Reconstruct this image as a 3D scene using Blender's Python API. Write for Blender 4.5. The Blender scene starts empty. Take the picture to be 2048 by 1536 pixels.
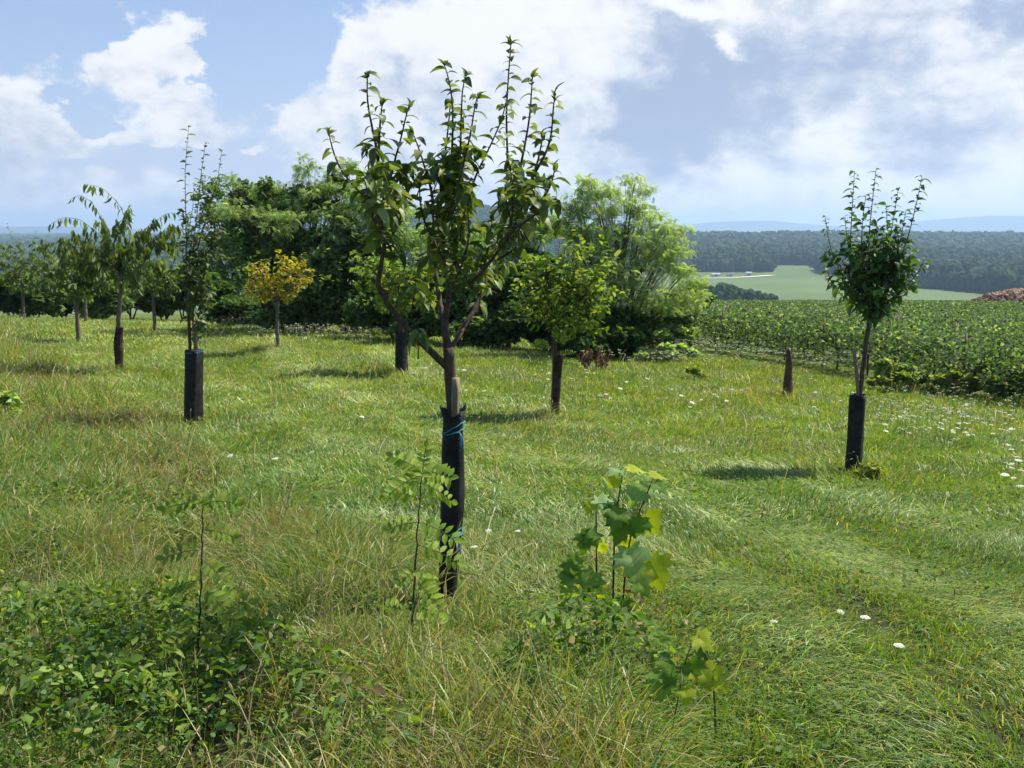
import bpy, math, random
import numpy as np
R = math.radians
sc = bpy.context.scene
COL = sc.collection
rng = np.random.default_rng(7)

# ------------------------------------------------------------------ camera
FPX, PITCH, EYE = 2000.0, R(8.75), 1.6
cam = bpy.data.cameras.new('camera'); co = bpy.data.objects.new('camera', cam); COL.objects.link(co)
co.location = (0, 0, EYE); co.rotation_euler = (R(90) - PITCH, 0, 0)
cam.sensor_width = 36; cam.lens = FPX / 2048 * 36; cam.clip_start = 0.05; cam.clip_end = 60000
sc.camera = co
# ------------------------------------------------------------------ light
SUN = np.array([1.35, 0.75, 2.15]); SUN = SUN / np.linalg.norm(SUN)
SUN_EL = math.asin(SUN[2]); SUN_AZ = math.atan2(SUN[0], SUN[1])
sl = bpy.data.lights.new('sun', 'SUN'); sl.energy = 4.9; sl.angle = R(0.6); sl.color = (1.0, 0.94, 0.84)
so = bpy.data.objects.new('sun', sl); COL.objects.link(so)
so.rotation_euler = (R(90) - SUN_EL, 0, -SUN_AZ + math.pi)
import mathutils
so.rotation_euler = mathutils.Vector(-SUN).to_track_quat('-Z', 'Y').to_euler()
sc.view_settings.view_transform = 'Standard'; sc.view_settings.look = 'None'
sc.view_settings.exposure = 0.95; sc.view_settings.gamma = 1.0
cy = sc.cycles
cy.max_bounces = 6; cy.diffuse_bounces = 3; cy.glossy_bounces = 2; cy.transmission_bounces = 3
cy.transparent_max_bounces = 6; cy.volume_bounces = 0; cy.use_denoising = True
cy.caustics_reflective = False; cy.caustics_refractive = False
cy.use_adaptive_sampling = True; cy.adaptive_threshold = 0.02
cy.sample_clamp_indirect = 6

def ray(px, py):
    v = (py - 768) / FPX
    F = math.cos(PITCH) - v * math.sin(PITCH); D = math.sin(PITCH) + v * math.cos(PITCH)
    return (px - 1024) / FPX / F, -D / F            # X and Z per unit of forward distance
def azel(px, py):
    a, b = ray(px, py)
    return math.atan2(a, 1), math.atan2(b, math.hypot(a, 1))
def P(px, py, Y):
    a, b = ray(px, py); return np.array([a * Y, Y, EYE + b * Y])
def to_px(x, y, z):
    c, s = math.cos(PITCH), math.sin(PITCH); dz = z - EYE
    f = y * c - dz * s; u = y * s + dz * c
    f = np.maximum(f, 1e-3)
    return 1024 + FPX * x / f, 768 - FPX * u / f

# ------------------------------------------------------------------ sky: real sky model with clouds laid out over direction
W = bpy.data.worlds.new("World"); sc.world = W; W.use_nodes = True
def build_world():
    nt = W.node_tree; nt.nodes.clear(); L = nt.links
    def N(t, **k):
        n = nt.nodes.new(t)
        for a, b in k.items(): setattr(n, a, b)
        return n
    def M(op, a, b=None, c=None, clamp=False):
        n = N('ShaderNodeMath', operation=op, use_clamp=clamp)
        for i, v in enumerate((a, b, c)):
            if v is None: continue
            if isinstance(v, (int, float)): n.inputs[i].default_value = v
            else: L.new(v, n.inputs[i])
        return n.outputs[0]
    tc = N('ShaderNodeTexCoord'); sep = N('ShaderNodeSeparateXYZ'); L.new(tc.outputs['Generated'], sep.inputs[0])
    x, y, z = sep.outputs
    az = M('ARCTAN2', x, y); el = M('ARCSINE', z)
    sky = N('ShaderNodeTexSky', sky_type='NISHITA'); sky.sun_disc = False
    sky.sun_elevation = SUN_EL; sky.sun_rotation = SUN_AZ; sky.altitude = 200; sky.air_density = 1.0; sky.dust_density = 1.2; sky.ozone_density = 1.5
    # cloud layer coordinates: azimuth / elevation, flattened towards the horizon
    comb = N('ShaderNodeCombineXYZ')
    L.new(az, comb.inputs[0]); L.new(M('MULTIPLY', el, 1.45), comb.inputs[1])
    def fbm(scale, det, rough, off, dist=0.0):
        mp = N('ShaderNodeMapping'); mp.inputs['Location'].default_value = off; L.new(comb.outputs[0], mp.inputs[0])
        n = N('ShaderNodeTexNoise'); n.inputs['Scale'].default_value = scale; n.inputs['Detail'].default_value = det
        n.inputs['Roughness'].default_value = rough; n.inputs['Distortion'].default_value = dist
        L.new(mp.outputs[0], n.inputs['Vector']); return n.outputs[0]
    warp = fbm(11, 10, .62, (3, 1, 0)); warp2 = fbm(11, 10, .62, (9, 5, 0))
    azw = M('ADD', az, M('MULTIPLY', M('SUBTRACT', warp, .5), .17)); elw = M('ADD', el, M('MULTIPLY', M('SUBTRACT', warp2, .5), .13))
    def gsum(blobs):
        tot = None
        for px, py, rx, ry, amp in blobs:
            a0, e0 = azel(px, py)
            dx = M('MULTIPLY', M('SUBTRACT', azw, a0), FPX / rx); dy = M('MULTIPLY', M('SUBTRACT', elw, e0), FPX / ry)
            r2 = M('ADD', M('MULTIPLY', dx, dx), M('MULTIPLY', dy, dy))
            g = M('MULTIPLY', M('EXPONENT', M('MULTIPLY', r2, -1)), amp)
            tot = g if tot is None else M('ADD', tot, g)
        return tot
    def smooth(v, a, b):
        n = N('ShaderNodeMapRange', interpolation_type='SMOOTHSTEP'); n.inputs[1].default_value = a; n.inputs[2].default_value = b
        L.new(v, n.inputs[0]); return n.outputs[0]
    white = gsum([(310, 85, 85, 75, 1.1), (320, 145, 105, 42, .9), (50, 180, 90, 50, .6), (60, 290, 110, 40, .4), (200, 255, 80, 26, .4), (130, 210, 40, 24, -.5), (160, 330, 60, 20, -.3), (420, 330, 60, 30, -.3), (330, 230, 90, 30, .5), (520, 230, 70, 40, .35),
                  (900, 80, 150, 90, 1.0), (740, 140, 110, 60, .7), (640, 230, 90, 60, .5), (1080, 60, 130, 90, .5), (1190, 180, 190, 130, .7), (900, 270, 220, 50, .6), (1330, 30, 160, 60, .7), (1180, 300, 120, 60, .6),
                  (1640, 260, 400, 200, 1.1), (1450, 140, 280, 180, 1.1), (1980, 160, 240, 220, .9), (1320, 210, 90, 90, .5), (490, 297, 45, 12, .6), (200, 390, 260, 40, .25), (700, 330, 200, 50, .3),
                  (560, 40, 130, 90, -.5), (480, 150, 80, 90, -.45), (1110, 110, 35, 35, -.5), (1275, 120, 30, 60, -.5), (1690, 195, 40, 26, -.6), (170, 20, 120, 50, -.45), (190, 130, 40, 60, -.3), (1180, 10, 60, 20, -.4), (1620, 90, 60, 50, -.2)])
    n1 = fbm(11, 12, .62, (0, 0, 0), .2)
    dens = M('ADD', white, M('MULTIPLY', M('SUBTRACT', n1, .5), 1.5))
    lowveil = M('MULTIPLY', M('EXPONENT', M('MULTIPLY', M('MAXIMUM', el, 0), -10)), .42)
    mask = smooth(M('ADD', dens, lowveil), .26, .60)
    n2 = fbm(7, 10, .6, (4.3, 2.2, 0), .3); n3 = fbm(22, 10, .62, (1.3, 7.2, 0), .2)
    dark = gsum([(1300, 250, 150, 100, .95), (1380, 110, 80, 110, .7), (1500, 200, 150, 70, .5), (1480, 310, 240, 40, .5), (1880, 240, 170, 60, .55), (1760, 130, 120, 70, .35), (2010, 40, 60, 45, 1.2), (1560, 60, 120, 50, .3),
                 (720, 190, 120, 26, .45), (620, 270, 120, 30, .35), (300, 185, 110, 20, .4), (100, 330, 260, 60, .3), (90, 215, 110, 18, .3), (850, 300, 120, 25, .25),
                 (1690, 270, 75, 65, -1.0), (1440, 100, 26, 34, -1.7), (1400, 8, 80, 22, -1.2), (900, 50, 150, 50, -.6), (1190, 260, 50, 40, -.5), (1900, 110, 60, 80, -.4), (1600, 120, 200, 60, .35), (1800, 330, 160, 30, .4), (1480, 230, 300, 60, .3), (880, 200, 160, 40, .3), (180, 370, 300, 70, .3), (1650, 180, 330, 110, .3), (700, 380, 300, 60, .15), (280, 70, 60, 50, -.3), (240, 220, 70, 16, -.4), (1800, 400, 300, 30, -.3), (60, 150, 50, 25, -.3)])
    sh = smooth(M('ADD', dark, M('ADD', M('MULTIPLY', M('SUBTRACT', n2, .5), 2.2), M('MULTIPLY', M('SUBTRACT', n3, .5), 2.6))), -.35, 1.35)
    cm = N('ShaderNodeMix', data_type='RGBA'); L.new(sh, cm.inputs[0])
    cm.inputs[6].default_value = CLOUD_W; cm.inputs[7].default_value = CLOUD_D
    # thin overall veil of high cloud in front of the blue
    veil = N('ShaderNodeMix', data_type='RGBA'); veil.inputs[0].default_value = .38
    L.new(sky.outputs[0], veil.inputs[6]); veil.inputs[7].default_value = VEIL
    hz = N('ShaderNodeMix', data_type='RGBA'); L.new(M('MULTIPLY', M('EXPONENT', M('MULTIPLY', M('MAXIMUM', el, 0), -8)), .8), hz.inputs[0]); L.new(veil.outputs[2], hz.inputs[6]); hz.inputs[7].default_value = (5.9, 6.3, 7.5, 1); veil = hz
    mx = N('ShaderNodeMix', data_type='RGBA'); L.new(M('MULTIPLY', mask, .96), mx.inputs[0]); L.new(veil.outputs[2], mx.inputs[6]); L.new(cm.outputs[2], mx.inputs[7])
    bg = N('ShaderNodeBackground'); bg.inputs[1].default_value = .063; L.new(mx.outputs[2], bg.inputs[0])
    out = N('ShaderNodeOutputWorld'); L.new(bg.outputs[0], out.inputs[0])
    W.cycles.sampling_method = 'MANUAL'; W.cycles.sample_map_resolution = 512
CLOUD_W = (8.4, 8.4, 8.4, 1); CLOUD_D = (3.4, 4.1, 5.6, 1); VEIL = (2.9, 4.8, 9.2, 1)
build_world()

# ------------------------------------------------------------------ noise, terrain
def vnoise(x, y, seed=0):
    x = np.asarray(x, float); y = np.asarray(y, float)
    xi = np.floor(x).astype(np.int64); yi = np.floor(y).astype(np.int64); fx = x - xi; fy = y - yi
    fx = fx * fx * (3 - 2 * fx); fy = fy * fy * (3 - 2 * fy)
    def h(a, b):
        n = (a * 374761393 + b * 668265263 + seed * 1442695041) & 0xFFFFFFFF
        n = ((n ^ (n >> 13)) * 1274126177) & 0xFFFFFFFF
        return ((n ^ (n >> 16)) & 0xFFFF) / 65535.0
    return (h(xi, yi) * (1 - fx) + h(xi + 1, yi) * fx) * (1 - fy) + (h(xi, yi + 1) * (1 - fx) + h(xi + 1, yi + 1) * fx) * fy
def fbm(x, y, seed=0, o=3):
    s = 0; a = .5; t = 0
    for i in range(o):
        s = s + a * vnoise(x * 2 ** i, y * 2 ** i, seed + i); t += a; a *= .5
    return s / t
_gd = np.array([-60, -20, 0, 3, 5, 9, 13, 16, 22, 30, 42, 60, 85, 110, 125, 160, 300, 600, 900, 1400, 2000, 2800, 3600, 5500, 14000, 40000.])
_gz = np.array([1.0, .2, -1.6, -1.7, -1.93, -2.45, -2.92, -3.12, -3.45, -3.62, -4.25, -5.6, -7.2, -8.9, -9.9, -13.5, -32, -52, -60, -60, -50, -28, -36, -56, -62, -90.])
_t = np.linspace(-60, 40, 2001)
_k = np.exp(-np.linspace(-3, 3, 61) ** 2 / 2); _k /= _k.sum()
_tz = np.convolve(np.interp(np.linspace(-61.5, 41.5, 2061), _gd, _gz), _k, 'valid')
def height(x, y):
    x = np.asarray(x, float); y = np.asarray(y, float)
    r = np.hypot(x * .35, y) * np.where(y < 0, -1, 1)
    r = np.where((y < 0) & (np.abs(x) > 60), np.hypot(x, y), r)
    d = np.where(r < 39, np.interp(r, _t, _tz), np.interp(r, _gd, _gz))
    w = np.clip((y - 1) / 10, 0, 1) * np.clip((95 - y) / 50, 0, 1)
    z = d - .034 * np.clip(x, -25, 25) * w
    near = np.clip((60 - np.abs(r)) / 30, 0, 1)
    z = z + (.10 * (fbm(x * .45, y * .45, 3) - .5) + .05 * (vnoise(x * 1.7, y * 1.7, 9) - .5)) * near
    far = np.clip((r - 150) / 500, 0, 1)
    z = z + far * 10 * (fbm(x * .0022, y * .0022, 21) - .5)
    b = x / np.maximum(y, 1)
    z = z + 72 * np.exp(-((b + .045) / .11) ** 2) * np.exp(-((r - 2800) / 900) ** 2) * (y > 0)
    z = z - 26 * np.clip((-b - .2) / .12, 0, 1) * np.exp(-((r - 2800) / 1300) ** 2) * (y > 0)
    return z + EYE
def ground(px, py):
    a, b = ray(px, py); Y = np.geomspace(1.2, 20000, 6000)
    zz = EYE + b * Y; below = zz < height(a * Y, Y)
    i = int(np.argmax(below)); Y0 = Y[i]
    return np.array([a * Y0, Y0, float(height(a * Y0, Y0))])

# ------------------------------------------------------------------ mesh helpers
class Geo:
    def __init__(s): s.v = []; s.l = []; s.n = []; s.c = []; s.m = []; s.k = 0
    def add(s, v, loops, tot, col=None, mat=0):
        v = np.asarray(v, np.float32).reshape(-1, 3)
        s.v.append(v); s.l.append(np.asarray(loops, np.int64).ravel() + s.k); s.n.append(np.asarray(tot, np.int32).ravel())
        if col is None: col = (1, 1, 1)
        c = np.ones((len(v), 4), np.float32); c[:, :3] = col; s.c.append(c)
        s.m.append(np.full(s.n[-1].shape, mat, np.int32)); s.k += len(v)
    def scatter(s, tv, tf, o, ax, ay, az_, col):
        """template verts tv (K,3), faces tf, origins and scaled axes (N,3), colour (N,3)"""
        tv = np.asarray(tv, np.float32); K = len(tv); Nn = len(o)
        if Nn == 0: return
        v = o[:, None, :] + tv[None, :, 0:1] * ax[:, None, :] + tv[None, :, 1:2] * ay[:, None, :] + tv[None, :, 2:3] * az_[:, None, :]
        lp = np.concatenate([np.asarray(f) for f in tf]); tot = np.array([len(f) for f in tf])
        loops = (lp[None, :] + (np.arange(Nn) * K)[:, None]).ravel()
        s.add(v.reshape(-1, 3), loops, np.tile(tot, Nn), np.repeat(np.asarray(col, np.float32).reshape(-1, 3) if np.ndim(col) > 1 else np.tile(col, (Nn, 1)), K, axis=0))
    def tube(s, pts, rad, sides=7, col=None, cap=True, rough=0.0):
        pts = np.asarray(pts, float); n = len(pts); rad = np.broadcast_to(np.asarray(rad, float), (n,))
        t = np.gradient(pts, axis=0); t /= np.linalg.norm(t, axis=1)[:, None] + 1e-9
        ref = np.array([0.31, 1, .13]) if abs(t[0][1]) < .9 else np.array([1, .2, 0.])
        u = np.cross(t, ref); u /= np.linalg.norm(u, axis=1)[:, None] + 1e-9; w = np.cross(t, u)
        a = np.linspace(0, 2 * math.pi, sides, endpoint=False)
        rr = rad[:, None] * (1 + rough * (rng.random((n, sides)) - .5))
        v = pts[:, None, :] + rr[:, :, None] * (np.cos(a)[None, :, None] * u[:, None, :] + np.sin(a)[None, :, None] * w[:, None, :])
        i = np.arange(n - 1)[:, None] * sides; j = np.arange(sides)[None, :]; j2 = (j + 1) % sides
        q = np.stack([i + j, i + j2, i + sides + j2, i + sides + j], -1).reshape(-1, 4)
        lp = q.ravel(); tot = np.full(len(q), 4)
        if cap:
            lp = np.concatenate([lp, np.arange(sides)[::-1], (n - 1) * sides + np.arange(sides)]); tot = np.concatenate([tot, [sides, sides]])
        s.add(v.reshape(-1, 3), lp, tot, col)
    def join(s, o, mat):
        for v, l, n, c in zip(o.v, o.l, o.n, o.c):
            s.v.append(v); s.l.append(l + s.k); s.n.append(n); s.c.append(c); s.m.append(np.full(n.shape, mat, np.int32))
        s.k += o.k
    def mesh(s, name, smooth=True, origin=None):
        me = bpy.data.meshes.new(name)
        v = np.concatenate(s.v); l = np.concatenate(s.l).astype(np.int32); n = np.concatenate(s.n)
        if origin is not None: v = v - np.asarray(origin, np.float32)
        me.vertices.add(len(v)); me.vertices.foreach_set('co', v.ravel())
        me.loops.add(len(l)); me.loops.foreach_set('vertex_index', l)
        me.polygons.add(len(n)); st = np.concatenate([[0], np.cumsum(n)[:-1]]).astype(np.int32)
        me.polygons.foreach_set('loop_start', st)
        try: me.polygons.foreach_set('loop_total', n)
        except Exception: pass
        me.polygons.foreach_set('use_smooth', np.full(len(n), smooth))
        me.polygons.foreach_set('material_index', np.concatenate(s.m))
        ca = me.color_attributes.new('Col', 'FLOAT_COLOR', 'POINT'); ca.data.foreach_set('color', np.concatenate(s.c).ravel())
        me.update(calc_edges=True); return me

def link(name, me, mat, parent=None, loc=None):
    o = bpy.data.objects.new(name, me); COL.objects.link(o)
    if mat is not None: me.materials.append(mat)
    if parent is not None: o.parent = parent
    if loc is not None: o.location = loc
    return o
def tag(o, label=None, cat=None, group=None, kind=None):
    if label: o['label'] = label
    if cat: o['category'] = cat
    if group: o['group'] = group
    if kind: o['kind'] = kind
    return o
def empty(name, loc, label, cat, group=None):
    o = bpy.data.objects.new(name, None); COL.objects.link(o); o.location = tuple(float(c) for c in loc); o.empty_display_size = .2
    return tag(o, label, cat, group)
def part(name, geo, mat, root, smooth=True, under=None):
    """geometry in world coordinates, parented under root (an Empty without rotation)"""
    return link(name, geo.mesh(name, smooth, origin=np.array(root.location) if root is not None else None), mat, under or root)
def copy_tree(o, parent=None):
    c = o.copy(); COL.objects.link(c)
    if parent is not None: c.parent = parent
    for ch in o.children: copy_tree(ch, c)
    return c
def norm(v): return v / (np.linalg.norm(v, axis=-1, keepdims=True) + 1e-9)
def mixc(a, b, t): return np.asarray(a)[None, :] * (1 - t[:, None]) + np.asarray(b)[None, :] * t[:, None]

# ------------------------------------------------------------------ materials
def newmat(name):
    m = bpy.data.materials.new(name); m.use_nodes = True; nt = m.node_tree; nt.nodes.clear(); return m, nt
def leaf_mat(name, trans=.35, rough=.45, spec=.4, tint=(1.25, 1.3, .45), backlight=(1, 1, 1)):
    m, nt = newmat(name); N = nt.nodes; L = nt.links
    at = N.new('ShaderNodeAttribute'); at.attribute_name = 'Col'
    pr = N.new('ShaderNodeBsdfPrincipled'); pr.inputs['Roughness'].default_value = rough; pr.inputs['Specular IOR Level'].default_value = spec
    L.new(at.outputs['Color'], pr.inputs['Base Color'])
    mu = N.new('ShaderNodeMix'); mu.data_type = 'RGBA'; mu.blend_type = 'MULTIPLY'; mu.inputs[0].default_value = 1
    L.new(at.outputs['Color'], mu.inputs[6]); mu.inputs[7].default_value = (*tint, 1)
    tr = N.new('ShaderNodeBsdfTranslucent'); L.new(mu.outputs[2], tr.inputs[0])
    mx = N.new('ShaderNodeMixShader'); mx.inputs[0].default_value = trans
    L.new(pr.outputs[0], mx.inputs[1]); L.new(tr.outputs[0], mx.inputs[2])
    out = N.new('ShaderNodeOutputMaterial'); L.new(mx.outputs[0], out.inputs[0]); return m
def noise_mat(name, c1, c2, scale=20, rough=.85, bump=.4, stretch=(1, 1, 1), detail=8, c3=None, bd=.01, spec=.3, use_col=False):
    m, nt = newmat(name); N = nt.nodes; L = nt.links
    tc = N.new('ShaderNodeTexCoord'); mp = N.new('ShaderNodeMapping'); mp.inputs['Scale'].default_value = stretch
    L.new(tc.outputs['Object'], mp.inputs[0])
    no = N.new('ShaderNodeTexNoise'); no.inputs['Scale'].default_value = scale; no.inputs['Detail'].default_value = detail; no.inputs['Roughness'].default_value = .65
    L.new(mp.outputs[0], no.inputs['Vector'])
    cr = N.new('ShaderNodeValToRGB'); L.new(no.outputs[0], cr.inputs[0]); e = cr.color_ramp.elements
    e[0].position = .32; e[0].color = (*c1, 1); e[1].position = .68; e[1].color = (*c2, 1)
    if c3: x = e.new(.5); x.color = (*c3, 1)
    pr = N.new('ShaderNodeBsdfPrincipled'); pr.inputs['Roughness'].default_value = rough; pr.inputs['Specular IOR Level'].default_value = spec
    src = cr.outputs[0]
    if use_col:
        at = N.new('ShaderNodeAttribute'); at.attribute_name = 'Col'
        mu = N.new('ShaderNodeMix'); mu.data_type = 'RGBA'; mu.blend_type = 'MULTIPLY'; mu.inputs[0].default_value = 1
        L.new(src, mu.inputs[6]); L.new(at.outputs['Color'], mu.inputs[7]); src = mu.outputs[2]
    L.new(src, pr.inputs['Base Color'])
    bp = N.new('ShaderNodeBump'); bp.inputs['Strength'].default_value = bump; bp.inputs['Distance'].default_value = bd
    L.new(no.outputs[0], bp.inputs['Height']); L.new(bp.outputs[0], pr.inputs['Normal'])
    out = N.new('ShaderNodeOutputMaterial'); L.new(pr.outputs[0], out.inputs[0]); return m
M_GRASS = leaf_mat('grass_blade', .38, .45, .4, (1.3, 1.35, .4))
M_LEAF = leaf_mat('leaf_glossy', .36, .5, .3, (1.35, 1.4, .4))
M_SOFT = leaf_mat('leaf_soft', .46, .6, .2, (1.45, 1.5, .3))
M_FAR = leaf_mat('leaf_far', .52, .7, .12, (1.3, 1.35, .4))
M_BARK = noise_mat('bark', (.025, .018, .014), (.105, .075, .055), 60, .85, .6, (1, 1, .35), c3=(.07, .048, .034))
M_BARK2 = noise_mat('bark_grey', (.05, .04, .032), (.2, .165, .13), 45, .9, .6, (1, 1, .3))
M_STAKE = noise_mat('stake_wood', (.10, .08, .05), (.34, .29, .18), 30, .8, .5, (3, 3, .3))
M_STAKE2 = noise_mat('stake_wood_weathered', (.12, .085, .06), (.26, .19, .14), 30, .85, .5, (3, 3, .3))
M_TWINE = noise_mat('blue_twine', (.02, .16, .24), (.06, .32, .42), 80, .5, .3)
M_DRY = leaf_mat('dry_leaf', .2, .7, .2, (1, .9, .7))
M_STEM = leaf_mat('stem', .05, .6, .3)
M_PETAL = leaf_mat('petal', .3, .7, .2, (1, 1, .95))
def guard_mat(name, c1, c2, rough=.5, weave=260):
    m, nt = newmat(name); N = nt.nodes; L = nt.links
    tc = N.new('ShaderNodeTexCoord')
    w = N.new('ShaderNodeTexWave'); w.bands_direction = 'Z'; w.inputs['Scale'].default_value = weave / 6; w.inputs['Distortion'].default_value = .6
    v = N.new('ShaderNodeTexNoise'); v.inputs['Scale'].default_value = 9; v.inputs['Detail'].default_value = 8
    L.new(tc.outputs['Object'], w.inputs[0]); L.new(tc.outputs['Object'], v.inputs[0])
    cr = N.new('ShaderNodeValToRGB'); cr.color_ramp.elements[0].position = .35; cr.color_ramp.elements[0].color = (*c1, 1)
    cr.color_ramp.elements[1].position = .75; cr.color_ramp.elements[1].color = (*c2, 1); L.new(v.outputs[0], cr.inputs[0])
    pr = N.new('ShaderNodeBsdfPrincipled'); pr.inputs['Roughness'].default_value = rough; pr.inputs['Specular IOR Level'].default_value = .22; L.new(cr.outputs[0], pr.inputs['Base Color'])
    bp = N.new('ShaderNodeBump'); bp.inputs['Strength'].default_value = .5; bp.inputs['Distance'].default_value = .003
    L.new(w.outputs[0], bp.inputs['Height']); L.new(bp.outputs[0], pr.inputs['Normal'])
    out = N.new('ShaderNodeOutputMaterial'); L.new(pr.outputs[0], out.inputs[0]); return m
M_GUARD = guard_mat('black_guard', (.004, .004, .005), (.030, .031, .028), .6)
M_GUARDB = guard_mat('brown_guard', (.022, .014, .010), (.085, .052, .036), .85)

M_RUST = guard_mat('rusty_sleeve', (.045, .026, .016), (.14, .085, .055), .85)
def ground_mat():
    m, nt = newmat('ground_soil'); N = nt.nodes; L = nt.links
    ge = N.new('ShaderNodeNewGeometry'); at = N.new('ShaderNodeAttribute'); at.attribute_name = 'Col'
    no = N.new('ShaderNodeTexNoise'); no.inputs['Scale'].default_value = 9; no.inputs['Detail'].default_value = 8
    L.new(ge.outputs['Position'], no.inputs['Vector'])
    n2 = N.new('ShaderNodeTexNoise'); n2.inputs['Scale'].default_value = .012; n2.inputs['Detail'].default_value = 10; n2.inputs['Roughness'].default_value = .7
    L.new(ge.outputs['Position'], n2.inputs['Vector'])
    def mr(s, a, b):
        k = N.new('ShaderNodeMapRange'); k.inputs[1].default_value = .3; k.inputs[2].default_value = .7; k.inputs[3].default_value = a; k.inputs[4].default_value = b
        L.new(s, k.inputs[0]); return k.outputs[0]
    mu = N.new('ShaderNodeMath'); mu.operation = 'MULTIPLY'; L.new(mr(no.outputs[0], .6, 1.4), mu.inputs[0]); L.new(mr(n2.outputs[0], .8, 1.2), mu.inputs[1])
    vm = N.new('ShaderNodeVectorMath'); vm.operation = 'SCALE'; L.new(at.outputs['Color'], vm.inputs[0]); L.new(mu.outputs[0], vm.inputs['Scale'])
    pr = N.new('ShaderNodeBsdfPrincipled'); pr.inputs['Roughness'].default_value = .95; pr.inputs['Specular IOR Level'].default_value = .1
    L.new(vm.outputs[0], pr.inputs['Base Color'])
    bp = N.new('ShaderNodeBump'); bp.inputs['Strength'].default_value = .6; bp.inputs['Distance'].default_value = .03
    L.new(no.outputs[0], bp.inputs['Height']); L.new(bp.outputs[0], pr.inputs['Normal'])
    out = N.new('ShaderNodeOutputMaterial'); L.new(pr.outputs[0], out.inputs[0]); return m

# ------------------------------------------------------------------ the ground sheet (polar grid reaching the horizon)
FOR_PX = np.array([-400, 1380, 1540, 1548, 1625, 1635, 1700, 1850, 2048, 2600.])
FOR_D = np.array([1450, 1500, 1500, 1650, 1650, 1480, 1360, 1180, 1050, 900.])
def forest_edge(b):                      # b = x / y bearing
    return np.interp(1024 + FPX * b, FOR_PX, FOR_D)
def build_ground():
    rs = np.concatenate([[0], np.geomspace(.8, 120, 190), np.geomspace(124, 16500, 170)])
    a1 = np.linspace(-R(42), R(42), 300); a2 = np.linspace(R(42), R(318), 70)[1:-1]
    A = np.concatenate([a1, a2]); nr, na = len(rs), len(A)
    RR, AA = np.meshgrid(rs, A, indexing='ij')
    x = RR * np.sin(AA); y = RR * np.cos(AA); z = height(x, y)
    # far blue range on the horizon
    az_ = AA
    rng_h = 210 * np.exp(-((az_ - R(26)) / R(6)) ** 2) + 150 * np.exp(-((az_ - R(13)) / R(5)) ** 2) + 90 * np.exp(-((az_ + R(26)) / R(9)) ** 2) + 60 * fbm(az_ * 14, az_ * 0, 5, 4)
    z = z + rng_h * np.exp(-((RR - 14200) / 900) ** 2)
    z = z + 18 * (fbm(x * .0012, y * .0012, 51) - .5) * np.clip((RR - 4000) / 3000, 0, 1)
    i = np.arange(nr - 1)[:, None] * na; j = np.arange(na)[None, :]; j2 = (j + 1) % na
    q = np.stack([i + j, i + j2, i + na + j2, i + na + j], -1).reshape(-1, 4)
    c = np.zeros((nr, na, 3)); c[:] = (.035, .042, .014)
    b = np.where(y > 0, x / np.maximum(y, 1e-6), 9)
    c[(RR > 9)] = (.085, .115, .022)
    fld = (RR > 125); c[fld] = (.095, .135, .045)
    n = fbm(x * .006, y * .006, 31); c[fld] *= (.85 + .3 * n)[fld][:, None]
    fr = RR > forest_edge(np.clip(b, -2, 2)) - 5; c[fr] = (.012, .024, .010)
    pl = (RR > 3600); t = fbm(x * .0016, y * .0004, 77, 3)
    c[pl] = (.03, .05, .024); c[pl & (t > .62)] = (.10, .12, .05)
    c[RR > 12500] = (.035, .05, .035)
    g = Geo(); g.add(np.stack([x, y, z], -1).reshape(-1, 3), q.ravel(), np.full(len(q), 4), c.reshape(-1, 3))
    o = link('ground', g.mesh('ground'), ground_mat()); tag(o, kind='structure')
build_ground()

# ------------------------------------------------------------------ grass
def zones(x, y):
    """wild (0..1), straw (0..1), weeds (0..1), mown swath (0..1) by place on the meadow"""
    px, py = to_px(x, y, height(x, y))
    wob = 90 * (fbm(x * .8, y * .8, 4) - .5)
    px = px + wob; py = py + wob * .6
    edge = np.interp(py, [600, 700, 850, 1000, 1150, 1250, 1350, 1536], [-40, 60, 330, 520, 800, 1000, 1250, 1330])
    wild = np.clip((edge - px) / 110 + .5, 0, 1)
    weeds = np.clip(1.15 - np.hypot((px - 180) / 480, (py - 1420) / 235), 0, 1) * 1.8 + np.clip(1 - np.hypot((px - 330) / 260, (py - 1040) / 75), 0, 1) + np.clip(1 - np.hypot((px - 1180) / 260, (py - 1400) / 120), 0, 1) * 1.2 + np.clip(1 - np.hypot((px - 60) / 260, (py - 1060) / 190), 0, 1) * .9 + np.clip(1 - np.hypot((px - 130) / 130, (py - 895) / 45), 0, 1) * .8 + np.clip(1 - np.hypot((px - 30) / 90, (py - 830) / 70), 0, 1) + np.clip(1 - np.hypot((px - 500) / 500, (py - 1500) / 120), 0, 1) * 1.1
    weeds = np.clip(weeds * (.5 + 1.1 * fbm(x * 2.2, y * 2.2, 14)), 0, 1)
    straw = wild * np.clip(fbm(x * 1.1, y * 1.1, 8) * 2.2 - .55, 0, 1)
    # mown swaths: arcs sweeping from lower right up to the left
    cx = np.interp(py, [680, 760, 830, 900, 960, 1050, 1200, 1500], [520, 640, 800, 1010, 1250, 1500, 1950, 2400])
    d1 = (px - cx) / np.interp(py, [680, 1500], [90, 300])
    sw = np.exp(-(d1 / .55) ** 2) + .75 * np.exp(-((d1 - 2.1) / .45) ** 2) + .8 * np.exp(-((d1 + 2.0) / .5) ** 2) + .5 * np.exp(-((d1 + 3.9) / .5) ** 2)
    sw = sw * (1 - wild) * (.45 + .9 * fbm(x * .7, y * .7, 62)) - .9 * (np.exp(-((d1 - .95) / .22) ** 2) + .8 * np.exp(-((d1 + 1.15) / .25) ** 2) + .6 * np.exp(-((d1 - 2.9) / .25) ** 2)) * (1 - wild)
    return wild, straw, weeds, sw, px, py
BASES = {}
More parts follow.
